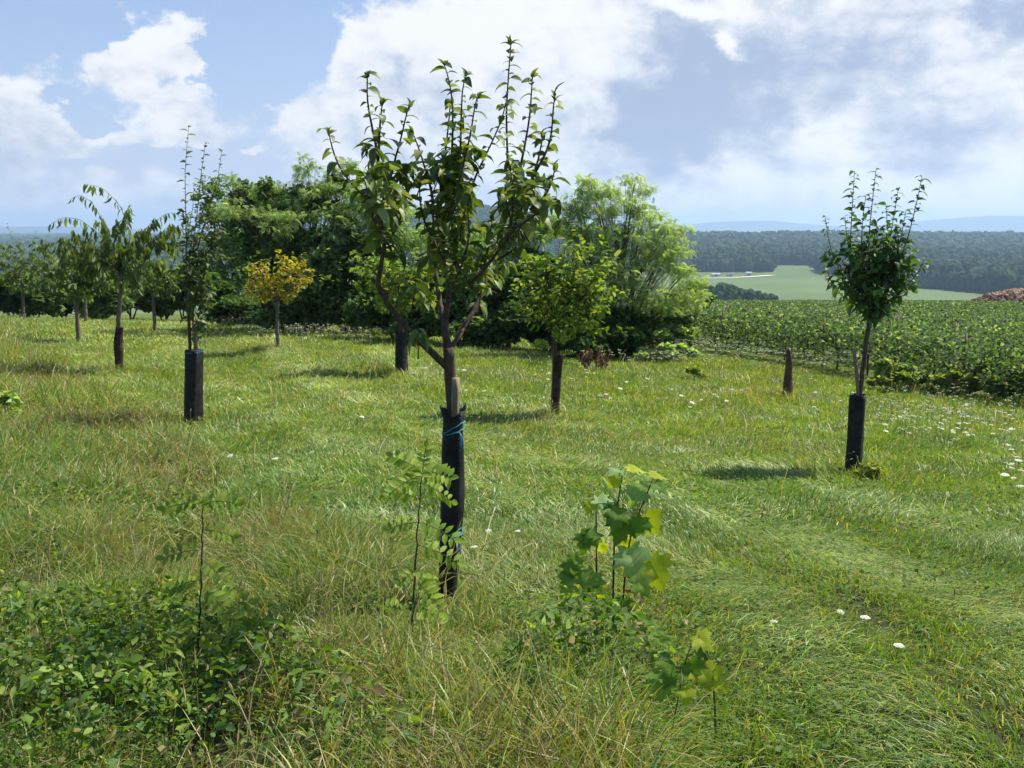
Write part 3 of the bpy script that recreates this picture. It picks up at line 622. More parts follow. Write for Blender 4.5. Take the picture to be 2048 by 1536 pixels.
small_tree('n', 'orchard_tree', 'broad vase shaped orchard tree right of the middle pear tree with reddish twig tips', [(1111, 828), (1111, 760), (1109, 700), (1108, 655)],
    [[(1108, 660), (1080, 600), (1060, 550), (1045, 500)], [(1108, 660), (1140, 600), (1165, 540), (1180, 490)], [(1108, 660), (1110, 580), (1115, 520), (1120, 480)], [(1108, 650), (1160, 610), (1205, 570), (1232, 530)], [(1108, 650), (1060, 620), (1030, 590)], [(1108, 640), (1085, 560), (1060, 530), (1040, 518)], [(1108, 640), (1130, 560), (1165, 545), (1180, 540)], [(1108, 660), (1160, 650), (1200, 620)], [(1108, 650), (1095, 560), (1090, 500), (1085, 470)]],
    [(1110, 580, 82, 60, 300), (1155, 555, 70, 60, 260), (1070, 585, 55, 50, 190), (1195, 575, 44, 48, 160), (1120, 635, 75, 30, 200), (1165, 640, 50, 24, 100), (1110, 515, 60, 34, 140), (1165, 500, 50, 30, 100), (1065, 540, 40, 34, 90)], YG * [.95, .98, 1], .3, leaf=(.12, .10), tpl=T_FLAT, spacing=.07, tr=(.05, .045), spread=.6, mat=M_SOFT, cluster_leaf=.12, droop=.2)
nb = BASES['n']; tree_guard('tree_guard', nb, P(1115, 712, nb[1]), .062, M_GUARDB, 'dark brown mesh guard widening upwards on the trunk of the vase shaped tree', ([0, .5, 1], [0, 0, .01]), taper=1.55)
# dead post with brown mesh
pb = BASES['p']; tree_guard('tree_guard', pb, P(1577, 699, pb[1]), .115, M_RUST, 'tapered rusty brown mesh sleeve on a bare post in the meadow at the right', ([0, .4, .7, 1], [0, .0, .02, .0]), taper=.38)
st = empty('wooden_post', pb + [0, .0, 0], 'dark bare post inside the rusty brown mesh sleeve at the right', 'post')
g = Geo(); a = P(1575, 795, pb[1]); a[2] = pb[2] - .02; g.tube(polyline([a, P(1577, 696, pb[1])], .1), .045, 8, rough=.1); part('post', g, M_STAKE2, st)

# small far orchard trees on the left
def far_tree(key, tops, cl, label, tr=.06, cols=CH):
    t = TREES_PX[key]; fx, fy = t
    return small_tree(key, 'orchard_tree', label, [(fx, fy), (fx - 2, fy - 40), (fx - 4, fy - 80)], [[(fx - 4, fy - 75), ((fx + a) / 2, (fy - 90 + b) / 2), (a, b)] for a, b in tops], cl, cols, .3, leaf=(.2, .16), tpl=T_DROOP, spacing=.12, tr=(tr, tr * .75), spread=.8, mat=M_SOFT, bark=M_BARK2, cluster_leaf=.21, droop=.4, group='young orchard trees at the far left')
far_tree('s1', [(285, 520), (320, 500), (350, 530)], [(310, 560, 42, 38, 380), (340, 550, 28, 34, 150), (300, 530, 34, 26, 140)], 'far orchard tree with leaning trunk between the cherry tree and the left guard', .075)
far_tree('s2', [(120, 500), (165, 490), (190, 520)], [(155, 555, 46, 40, 420), (188, 545, 30, 34, 170), (120, 545, 30, 34, 150)], 'far orchard tree with pale bent trunk just left of the cherry tree', .075)
far_tree('s3', [(150, 520), (190, 530)], [(175, 555, 34, 38, 260)], 'far orchard tree with short leaning trunk just behind the cherry tree', .09)
far_tree('s4', [(15, 448), (72, 462), (40, 500), (5, 500)], [(45, 530, 52, 46, 520), (10, 550, 40, 40, 260), (85, 545, 34, 38, 260)], 'far orchard tree near the left edge with wispy tips against the sky', .08)
far_tree('s5', [(110, 520), (135, 500)], [(115, 540, 36, 38, 300)], 'far orchard tree, thin one in the back row', .05)
far_tree('s6', [(75, 540), (90, 545)], [(85, 565, 30, 30, 200)], 'far orchard tree, lowest one in the back row', .05)

# ------------------------------------------------------------------ tree line
FROND = ([], [])
def _frond():
    v = []; f = []
    for i in range(5):
        y = .12 + i * .19; dz = -.35 * y * y
        for s in (-1, 1):
            k = len(v); w = .11; L = .26 * (1 - .25 * abs(i - 2) / 2)
            v += [(s * .01, y - w * .5, dz), (s * L, y + .02, dz - .06), (s * L * .85, y + w, dz - .05), (s * .01, y + w * .5, dz)]; f += [[k, k + 1, k + 2, k + 3]]
    return v, f
FROND = _frond()
def big_tree(name, label, base_px, blobs, cols, n=9000, size=.16, Y=None, trunk_r=.1, frond=False, group='trees and bushes of the dark tree line', shell=.55, cat='tree', stems=1, keepn=.45, mat=None):
    B = ground(*base_px) if Y is None else None
    if Y is not None:
        a, b = ray(*base_px); B = np.array([a * Y, Y, float(height(a * Y, Y))])
    Yb = B[1]; root = empty(name, B, label, cat, group); s = Yb / FPX
    gt = Geo(); gl = Geo(); vol = np.array([rx * ry for (_, _, rx, ry, _) in blobs], float); cnt = (n * vol / vol.sum()).astype(int)
    for (cx, cy_, rx, ry, dy), m in zip(blobs, cnt):
        c = P(cx, cy_, Yb + dy); rr = np.array([rx * s, (rx + ry) * .5 * s, ry * s])
        bs = B + [rng.normal(0, .12) * stems, rng.normal(0, .1) * stems, -.1]
        mid = bs * .45 + c * .55 + rng.normal(0, .12, 3) + [0, 0, -rr[2] * .3]; mid[:2] = bs[:2] * .6 + c[:2] * .4
        stem(gt, [bs, mid, c + [0, 0, rr[2] * (-.1 if frond else .3)]], trunk_r * (.6 if frond else 1), trunk_r * .12, 6, .3, rough=.2, wob=.012)
        nb_ = max(5, m // 26) if frond else max(4, m // 130)
        # sub clumps give lobes and gaps
        sc_ = norm(rng.normal(0, 1, (nb_, 3))) * (.45 + .5 * rng.random((nb_, 1)))
        sc_[:, 2] = sc_[:, 2] * .9 + .1
        for q in sc_:
            cc = c + q * rr; k = max(6, int(m / nb_)); srr = rr * (.15 + .2 * rng.random()) if frond else rr * (.2 + .24 * rng.random())
            stem(gt, [mid, mid * .5 + cc * .5 + [0, 0, .08], cc], trunk_r * (.085 if frond else .28), .003, 4, .4)
            d = norm(rng.normal(0, 1, (k, 3))); rad = rng.random(k) ** (1 / 3) * (1 - shell) + shell * rng.random(k) ** .3
            p = cc + d * rad[:, None] * srr * 1.25 * ([1.2, 1.2, .42] if frond else [1, 1, .7])
            nz = vnoise(p[:, 0] * 2.6 + p[:, 1] * 1.3, p[:, 2] * 2.6, 5); keep = nz > keepn * rng.random(k)
            p = p[keep]; d = d[keep]; k = len(p)
            col = cols[rng.integers(0, len(cols), k)] * (.75 + .5 * rng.random(k))[:, None] * (.85 + .35 * rng.random())
            dd = d * [1, 1, .5] + rng.normal(0, .55, (k, 3)) + [0, 0, -.25]
            put_leaves(gl, FROND if frond else T_QUAD, p, dd, np.array([0, 0, 1.]) + d * .6, size * (.65 + .7 * rng.random(k)), col, .5)
    part('trunk', gt, M_BARK, root); part('crown', gl, mat or M_FAR, root, smooth=False); return root
DK = np.array([[.055, .105, .032], [.07, .125, .037], [.09, .15, .045], [.045, .09, .028]])
MD = np.array([[.14, .22, .075], [.17, .25, .085], [.12, .19, .06], [.20, .28, .10]])
LT = np.array([[.30, .39, .18], [.36, .45, .20], [.28, .38, .15], [.40, .47, .24]])
LT2 = np.array([[.28, .38, .18], [.32, .42, .21], [.24, .33, .15]])
big_tree('field_tree', 'dark bushy tree at the left end of the tree line', (455, 640), [(440, 400, 45, 45, 0), (470, 450, 55, 60, -1), (460, 540, 60, 60, -1), (430, 470, 45, 60, 0), (500, 580, 55, 50, -1.5), (440, 600, 40, 40, -1), (415, 400, 30, 30, .4), (490, 380, 25, 22, .2)], np.concatenate([DK, MD, MD]), 17000, .13)
big_tree('field_tree', 'dark evergreen with pointed top in the tree line behind the yellow tree', (540, 655), [(480, 400, 20, 45, 0), (520, 420, 55, 50, 0), (540, 480, 65, 60, -.6), (560, 560, 70, 65, -1), (585, 430, 45, 55, 0), (600, 600, 55, 50, -1)], DK, 19000, .13)
big_tree('robinia_tree', 'tallest airy robinia of the left tree line, crown above the dark bushes', (640, 660), [(615, 335, 38, 24, 0), (640, 385, 60, 34, 0), (600, 430, 50, 40, 0), (680, 400, 50, 40, -.5), (700, 350, 40, 30, .5), (650, 460, 70, 45, -.5), (560, 390, 45, 28, 0), (450, 365, 35, 20, 0), (520, 385, 40, 24, .5), (480, 420, 45, 26, -1.2), (560, 450, 50, 30, -1.6), (650, 520, 50, 40, -1.8), (690, 470, 45, 36, -1.6)], np.concatenate([LT2, LT2, MD]), 6000, .21, frond=True, trunk_r=.09)
big_tree('field_tree', 'dark leafy tree behind the left limb of the pear tree', (700, 665), [(680, 480, 60, 55, 0), (690, 570, 60, 60, -1), (750, 500, 55, 60, 0), (640, 600, 55, 50, -1.2), (740, 620, 60, 45, -1)], np.concatenate([DK, MD]), 17000, .13)
big_tree('robinia_tree', 'airy robinia standing directly behind the top of the pear tree', (770, 668), [(760, 385, 45, 30, 0), (800, 420, 50, 35, 0), (740, 430, 50, 35, 0), (790, 470, 55, 35, -.5), (840, 480, 40, 30, 0)], LT2, 3000, .22, frond=True, trunk_r=.07)
big_tree('hazel_bush', 'mid green bush filling the tree line left of the pear trunk', (840, 680), [(780, 600, 55, 50, 0), (850, 590, 60, 55, 0), (830, 650, 60, 34, -1), (760, 560, 40, 40, .5), (720, 630, 40, 35, -.5)], np.concatenate([MD, DK]), 16000, .125, cat='bush')
big_tree('hazel_bush', 'dark bush in the tree line right behind the pear trunk', (930, 692), [(900, 540, 50, 50, 1), (950, 600, 55, 55, 0), (900, 640, 55, 45, 0), (970, 660, 60, 34, -1), (1000, 580, 45, 50, 0)], np.concatenate([DK, MD]), 16000, .125, cat='bush')
big_tree('hazel_bush', 'dense dark bush under the vase shaped orchard tree', (1080, 702), [(1060, 560, 60, 60, 1), (1080, 640, 70, 50, 0), (1140, 620, 55, 55, 0), (1030, 650, 45, 40, -.5), (1150, 680, 50, 34, -.8)], DK, 18000, .125, cat='bush')
big_tree('hazel_bush', 'darkest bush at the foot of the big robinia', (1230, 715), [(1200, 640, 50, 50, 0), (1240, 680, 45, 38, -.5), (1180, 690, 45, 30, -.8), (1270, 660, 35, 40, 0)], DK, 13000, .12, cat='bush')
big_tree('robinia_tree', 'large feathery light green robinia at the right end of the tree line', (1235, 712), [(1190, 375, 40, 26, 0), (1260, 385, 42, 26, .4), (1160, 410, 42, 28, 0), (1220, 410, 55, 34, 0), (1290, 425, 40, 26, .4), (1140, 455, 45, 35, 0), (1200, 460, 60, 40, 0), (1270, 470, 60, 36, 0), (1340, 455, 40, 24, 0), (1170, 530, 60, 45, 0), (1240, 540, 60, 50, -.3), (1310, 530, 50, 40, 0), (1365, 550, 38, 34, 0), (1340, 500, 45, 30, .3), (1395, 570, 22, 26, .2), (1120, 420, 30, 20, 0), (1180, 360, 30, 12, 0), (1270, 362, 30, 12, 0), (1300, 600, 60, 40, -.3), (1220, 610, 55, 40, -.5), (1360, 600, 45, 32, -.2)], LT, 9500, .19, frond=True, trunk_r=.09, stems=2)
big_tree('elder_bush', 'light green rounded bush at the right foot of the robinia', (1330, 700), [(1310, 640, 45, 40, 0), (1360, 620, 42, 40, 0), (1340, 670, 55, 28, -.5), (1290, 680, 30, 24, -.6), (1390, 590, 35, 30, .4)], np.concatenate([LT, MD]), 12000, .11, cat='bush')
big_tree('field_tree', 'mid green bushy tree between the pointed dark tree and the pear tree limb', (610, 662), [(548, 378, 30, 28, .8), (560, 420, 40, 30, .8), (625, 392, 42, 34, .8), (600, 430, 50, 30, .8), (688, 378, 32, 30, .8), (690, 435, 40, 34, .8), (742, 415, 34, 34, .8), (600, 500, 55, 45, .2), (660, 540, 55, 45, 0), (610, 610, 60, 48, -.6), (560, 640, 50, 26, -.8)], np.concatenate([MD, MD, DK]), 17000, .13)
big_tree('hazel_bush', 'low dark bush at the foot of the tree line behind the yellow tree', (505, 652), [(450, 625, 40, 30, 0), (500, 630, 45, 28, -.4), (550, 632, 45, 28, -.4), (600, 640, 45, 26, -.4), (660, 642, 45, 28, -.4)], DK, 11000, .13, cat='bush')
big_tree('robinia_tree', 'pale airy robinia between the middle pear tree and the big robinia', (1010, 695), [(880, 470, 45, 34, 1), (940, 490, 45, 34, .8), (1000, 500, 50, 36, .6), (1060, 480, 50, 36, .6), (1100, 450, 34, 30, .6), (1020, 560, 55, 45, .3)], np.concatenate([LT2, MD]), 4200, .20, frond=True, trunk_r=.07)
# far hedge behind the meadow on the left
for i, (px, top, wd, col, lab) in enumerate([(20, 585, 34, DK, 'low dark hedge bush at the far left edge of the meadow'), (75, 592, 30, MD, 'low hedge bush beyond the far left orchard trees'), (130, 590, 34, DK, 'dark hedge bush beyond the bent orchard trunk'),
        (205, 596, 30, MD, 'hedge bush behind the foot of the cherry tree'), (262, 580, 36, DK, 'dark hedge bush just right of the cherry trunk'), (330, 590, 34, MD, 'green hedge bush left of the slim pear tree'), (370, 575, 36, DK, 'dark hedge bush behind the slim pear tree'), (420, 585, 36, DK, 'hedge bush joining the left end of the tree line')]):
    big_tree('hedge_bush', lab, (px, 622), [(px, top - 8, wd * 1.1, 34, 0), (px - 18, top + 16, wd * 1.2, 28, 0), (px + 22, top + 6, wd * 1.2, 30, .5)], col, 4200, .28, Y=55 + 3 * (i % 3), cat='bush', group='bushes of the far left hedge', trunk_r=.06)

# ------------------------------------------------------------------ bushes and plants of the meadow
BR = np.array([[.26, .30, .08], [.20, .26, .07], [.32, .28, .12], [.15, .22, .06]])
big_tree('bramble_bush', 'dark green bramble bush beside the vineyard, just right of the right hand tree', (1780, 782), [(1772, 742, 24, 22, 0), (1795, 756, 36, 18, 0), (1760, 764, 18, 14, -.3), (1835, 762, 30, 16, .3), (1812, 742, 16, 14, .3)], np.concatenate([MD, BR]), 3800, .085, cat='bush', group='bushes at the vineyard edge', trunk_r=.015)
big_tree('bramble_bush', 'brownish bramble bush with yellow tips beside the vineyard', (1890, 790), [(1876, 768, 34, 14, 0), (1912, 758, 24, 20, 0), (1945, 768, 30, 14, -.3), (1962, 742, 16, 16, 0)], BR, 3000, .085, cat='bush', group='bushes at the vineyard edge', trunk_r=.015)
big_tree('bramble_bush', 'bramble bush at the right frame edge beside the vineyard', (2010, 800), [(1996, 776, 30, 16, 0), (2046, 768, 30, 26, 0), (2018, 755, 18, 14, .2), (2060, 745, 26, 18, .2)], np.concatenate([BR, MD]), 3400, .085, cat='bush', group='bushes at the vineyard edge', trunk_r=.015)
YP = np.array([[.28, .30, .04], [.22, .28, .05], [.18, .25, .05]])
big_tree('yellow_bush', 'small bright yellow green bush in the meadow below the robinia', (1392, 758), [(1385, 742, 16, 10, 0), (1400, 746, 10, 9, 0)], YP, 500, .09, cat='bush', group=None, trunk_r=.01, mat=M_SOFT)
big_tree('yellow_bush', 'pale yellow weed growing beside the right black guard', (1745, 962), [(1745, 935, 22, 12, 0), (1732, 948, 16, 10, 0), (1762, 950, 14, 10, 0)], YP, 170, .06, cat='plant', group=None, trunk_r=.004, mat=M_SOFT)
big_tree('elder_bush', 'yellow green shrub cut by the left frame edge', (15, 850), [(10, 800, 28, 18, 0), (-20, 825, 40, 24, 0), (30, 832, 30, 16, -.1)], np.concatenate([LT, YP]), 1500, .085, cat='bush', group=None, trunk_r=.012, mat=M_SOFT)
big_tree('meadow_shrub', 'light green leafy weeds at the foot of the tree line, right of the robinia trunk', (1320, 725), [(1290, 708, 26, 12, 0), (1330, 704, 30, 14, 0), (1370, 700, 26, 12, .3), (1270, 724, 16, 8, -.3)], np.concatenate([LT, LT2]), 2600, .10, cat='plant', group=None, trunk_r=.01, mat=M_SOFT)
# rusty dock plants
def dock():
    B = ground(1190, 742); root = empty('dock_plant', B, 'rusty brown dock plants gone to seed in front of the dark bushes', 'plant')
    g = Geo()
    for i in range(26):
        px = rng.choice([1168, 1174, 1196, 1204]) + rng.normal(0, 3); b = P(px, 742 + rng.normal(0, 3), B[1]); b[2] = height(b[0], b[1])
        h = .25 + .35 * rng.random(); top = b + [rng.normal(0, .08), rng.normal(0, .08), h]; g.tube(polyline([b, (b + top) / 2 + rng.normal(0, .01, 3), top], .08), .008, 4, (.2, .06, .03))
        m = 26; t = .4 + .6 * rng.random(m); o = b + (top - b) * t[:, None] + rng.normal(0, .012, (m, 3)); d = rng.normal(0, 1, (m, 3))
        put_leaves(g, T_QUAD, o, d, d[:, ::-1], .05 + 0 * t, mixc(np.array([.26, .13, .07]), np.array([.15, .08, .045]), rng.random(m)))
    part('stems', g, M_STEM, root)
dock()

# leafy weeds and brambles at the lower left
def weeds():
    g = Geo()
    def cover(n, y0, y1, size, hmax, lo, hi=.9):
        x, y = wedge(n, y0, y1); w, s, wd, sw, px, py = zones(x, y)
        k = rng.random(n) < np.clip(wd * 1.5 - .12, 0, 1) * hi + lo * w * (1 - wd); k &= (fbm(x * 2.9, y * 2.9, 133) > .40) | (rng.random(n) < .22); x, y, wd, px, py = x[k], y[k], wd[k], px[k], py[k]; m = len(x)
        hh = hmax * np.clip(wd * 1.2, .12, 1) * (.1 + 1.35 * fbm(x * 3.6, y * 3.6, 33))
        z = height(x, y) + hh * (1 - .75 * rng.random(m) ** 1.6)
        o = np.stack([x, y, z], -1); a = rng.random(m) * 6.3; d = np.stack([np.cos(a), np.sin(a), rng.normal(-.1, .35, m)], -1)
        base = mixc(np.array([.075, .165, .02]), np.array([.17, .26, .04]), fbm(x * 3, y * 3, 44)); c = base * (.5 + .7 * rng.random(m))[:, None] * (1 - .2 * wd)[:, None]; q = rng.random(m) < .28 * (1 - wd); c[q] = mixc(np.array([.30, .24, .10]), np.array([.17, .12, .06]), rng.random(q.sum()))
        q = rng.random(m) < .06; c[q] = (.20, .19, .08); q = rng.random(m) < .12; c[q] = (.24, .33, .07); q = rng.random(m) < .12; c[q] = (.10, .19, .07)
        sz = size * (.4 + 1.3 * rng.random(m) ** 1.6)
        h2 = m // 2
        put_leaves(g, T_OVAL, o[:h2], d[:h2], np.array([.15, -.1, 1.]) + 0 * d[:h2], sz[:h2], c[:h2], .8)
        put_leaves(g, T_LONG, o[h2:], d[h2:], np.array([.15, -.1, 1.]) + 0 * d[h2:], sz[h2:] * 1.5, c[h2:], .8)
    cover(58000, 1.7, 5.2, .034, .40, .02); cover(26000, 5, 12, .045, .3, .02); cover(190000, 1.7, 9, .020, .24, 1.0, .35); cover(80000, 8, 20, .032, .24, .8, .3)
    o = link('weeds', g.mesh('weeds'), M_SOFT); tag(o, 'leafy green weeds and brambles sprawling in the lower left meadow', 'weeds', kind='stuff')
    # clover and small herbs in the turf
    g = Geo(); n = 60000; x, y = wedge(n, 1.8, 11); k = fbm(x * 1.8, y * 1.8, 19) > .42 + .2 * rng.random(n); x = x[k]; y = y[k]; m = len(x)
    o = np.stack([x, y, height(x, y) + .02 + .06 * rng.random(m)], -1); a = rng.random(m) * 6.3; d = np.stack([np.cos(a), np.sin(a), rng.normal(.1, .3, m)], -1)
    c = mixc(np.array([.07, .15, .025]), np.array([.14, .21, .05]), rng.random(m))
    put_leaves(g, T_QUAD, o, d, np.array([0, 0, 1.]) + 0 * d, .014 + .012 * rng.random(m), c, .4)
    o = link('clover', g.mesh('clover'), M_SOFT); tag(o, 'small clover leaves mixed into the mown turf', 'clover', kind='stuff')
weeds()

# ------------------------------------------------------------------ foreground saplings
ASH = np.array([[.20, .31, .035], [.25, .34, .04], [.15, .25, .035], [.28, .35, .06]])
def compound(g, gs, o, d, L, lf, cols, pairs=5, droop=.25):
    """a pinnate leaf"""
    d = norm(np.asarray(d, float)); upv = np.array([[0.1, -.75, .65]]); pts = [o + d * L * t + np.array([0, 0, -droop * L * t * t]) for t in np.linspace(0, 1, 7)]
    gs.tube(pts, .0018, 4, (.12, .16, .04)); side = norm(np.cross(d, upv[0])); pts = np.array(pts)
    for i in range(pairs):
        t = .2 + .72 * i / (pairs - 1); p = np.array([np.interp(t, np.linspace(0, 1, 7), pts[:, j]) for j in range(3)])
        for s in (-1, 1):
            dd = side * s + d * .45 + rng.normal(0, .1, 3); put_leaves(g, T_LEAFLET, p[None], dd[None], upv, [lf * (.85 + .4 * rng.random())], cols[rng.integers(0, len(cols))][None], .2)
    put_leaves(g, T_OVAL, pts[-1][None], d[None], upv, [lf], cols[0][None], .2)
def ash(pxs, Y, label, leaves, dark=1.0):
    pts = pxpath(pxs, Y); B = pts[0].copy(); B[2] = height(B[0], B[1]); root = empty('ash_sapling', B, label, 'sapling')
    g = Geo(); p = np.concatenate([[B - [0, 0, .02]], pts[1:]]); stem(g, p, .0062, .0022, 6, .03, (.035, .028, .02), rough=.45, wob=.0022); part('stem', g, M_STEM, root)
    for (px, py, dx, dyy, dz, L, pr) in leaves:
        dz += rng.normal(-.1, .25); dyy += rng.normal(0, .3); pr += 1; gl = Geo(); compound(gl, gl, P(px, py, Y), (dx, dyy, dz), L * 1.1, L * .31, ASH * dark, pr); part('leaf', gl, M_SOFT, root)
Y1 = ground(822, 1305)[1]; s1 = [(822, 1305), (826, 1220), (832, 1120), (837, 1040), (842, 960), (845, 943)]
ash(s1, Y1, 'thin dark stemmed ash sapling just left of the black guard', [(845, 945, .8, -.3, .25, .17, 5), (845, 945, -.7, .3, .5, .16, 5), (845, 945, .1, -.8, .6, .14, 4), (845, 945, .1, .5, 1, .13, 4), (845, 950, -.9, -.4, .1, .16, 5), (842, 965, 1, .3, .1, .15, 5),
    (838, 1045, 1, -.5, .3, .16, 4), (838, 1045, -.9, -.2, .2, .12, 4), (836, 1090, 1, -.3, .0, .16, 4), (833, 1140, -.6, -.6, .3, .12, 4), (830, 1160, .8, -.7, -.1, .17, 5), (830, 1162, .4, .8, .2, .15, 4), (828, 1200, 1, -.2, -.2, .14, 4), (825, 1240, .8, .5, .1, .17, 4), (825, 1230, -.9, .2, .1, .13, 4), (840, 1000, -.8, .4, .2, .13, 4)])
Y2 = ground(391, 1425)[1]; s2 = [(391, 1425), (393, 1350), (400, 1250), (401, 1170), (405, 1080), (406, 1005)]
ash(s2, Y2, 'dark stemmed ash sapling standing in the weeds at the lower left', [(406, 1005, .9, -.2, .4, .14, 4), (406, 1005, -.9, .2, .2, .14, 4), (406, 1010, .1, -.8, .5, .12, 4), (405, 1060, .9, .4, .1, .13, 4), (405, 1100, -.9, -.3, .1, .14, 4), (403, 1120, .9, -.4, .1, .15, 5),
    (402, 1160, -1, .2, .0, .15, 5), (402, 1170, .9, -.5, -.1, .17, 5), (401, 1210, 1, .1, .0, .18, 6), (400, 1240, -.8, -.6, .0, .15, 5), (400, 1260, .9, -.5, -.1, .15, 5), (397, 1300, .9, .2, .1, .12, 4), (396, 1320, -.8, -.4, 0, .13, 4)], .8)
# maple sapling
def maple_leaf_tpl():
    pol = [(.02, .0), (.16, -.09), (.34, -.12), (.27, .05), (.42, .08), (.58, .18), (.47, .27), (.62, .48), (.42, .43), (.27, .44), (.33, .62), (.34, .74), (.20, .68), (.13, .82), (.0, 1.0)]
    half = pol; v = []; f = []
    def z(a, b): return -.16 * b * b - .30 * a * a + .22 * abs(a) * (1 - .6 * b) - .05 * math.sin(9 * b + 4 * abs(a))
    mid = [(0, .0), (0, .16), (0, .34), (0, .55), (0, .78), (0, 1.0)]
    for sgn in (1, -1):
        k = len(v); v += [(0, b, z(0, b)) for _, b in mid]; inner = [(.14, .04), (.26, .10), (.30, .26), (.17, .42), (.15, .62)]
        ki = len(v); v += [(sgn * a, b, z(a, b)) for a, b in inner]; ko = len(v); v += [(sgn * a, b, z(a, b)) for a, b in half[:-1]]
        fs = [[k, ko, ko + 1, ki], [ki, ko + 1, ko + 2, ko + 3], [k, ki, ki + 1, k + 1], [ki, ko + 3, ki + 1], [ki + 1, ko + 3, ko + 4, ki + 2], [ki + 2, ko + 4, ko + 5, ko + 6], [ki + 2, ko + 6, ko + 7, ko + 8], [k + 1, ki + 1, ki + 2, k + 2], [k + 2, ki + 2, ki + 3, k + 3],
              [ki + 2, ko + 8, ko + 9, ki + 3], [ki + 3, ko + 9, ko + 10, ki + 4], [ki + 4, ko + 10, ko + 11, ko + 12], [k + 3, ki + 3, ki + 4, k + 4], [ki + 4, ko + 12, ko + 13, k + 4], [k + 4, ko + 13, k + 5]]
        f += [q if sgn > 0 else q[::-1] for q in fs]
    return v, f
MAPLE = maple_leaf_tpl()
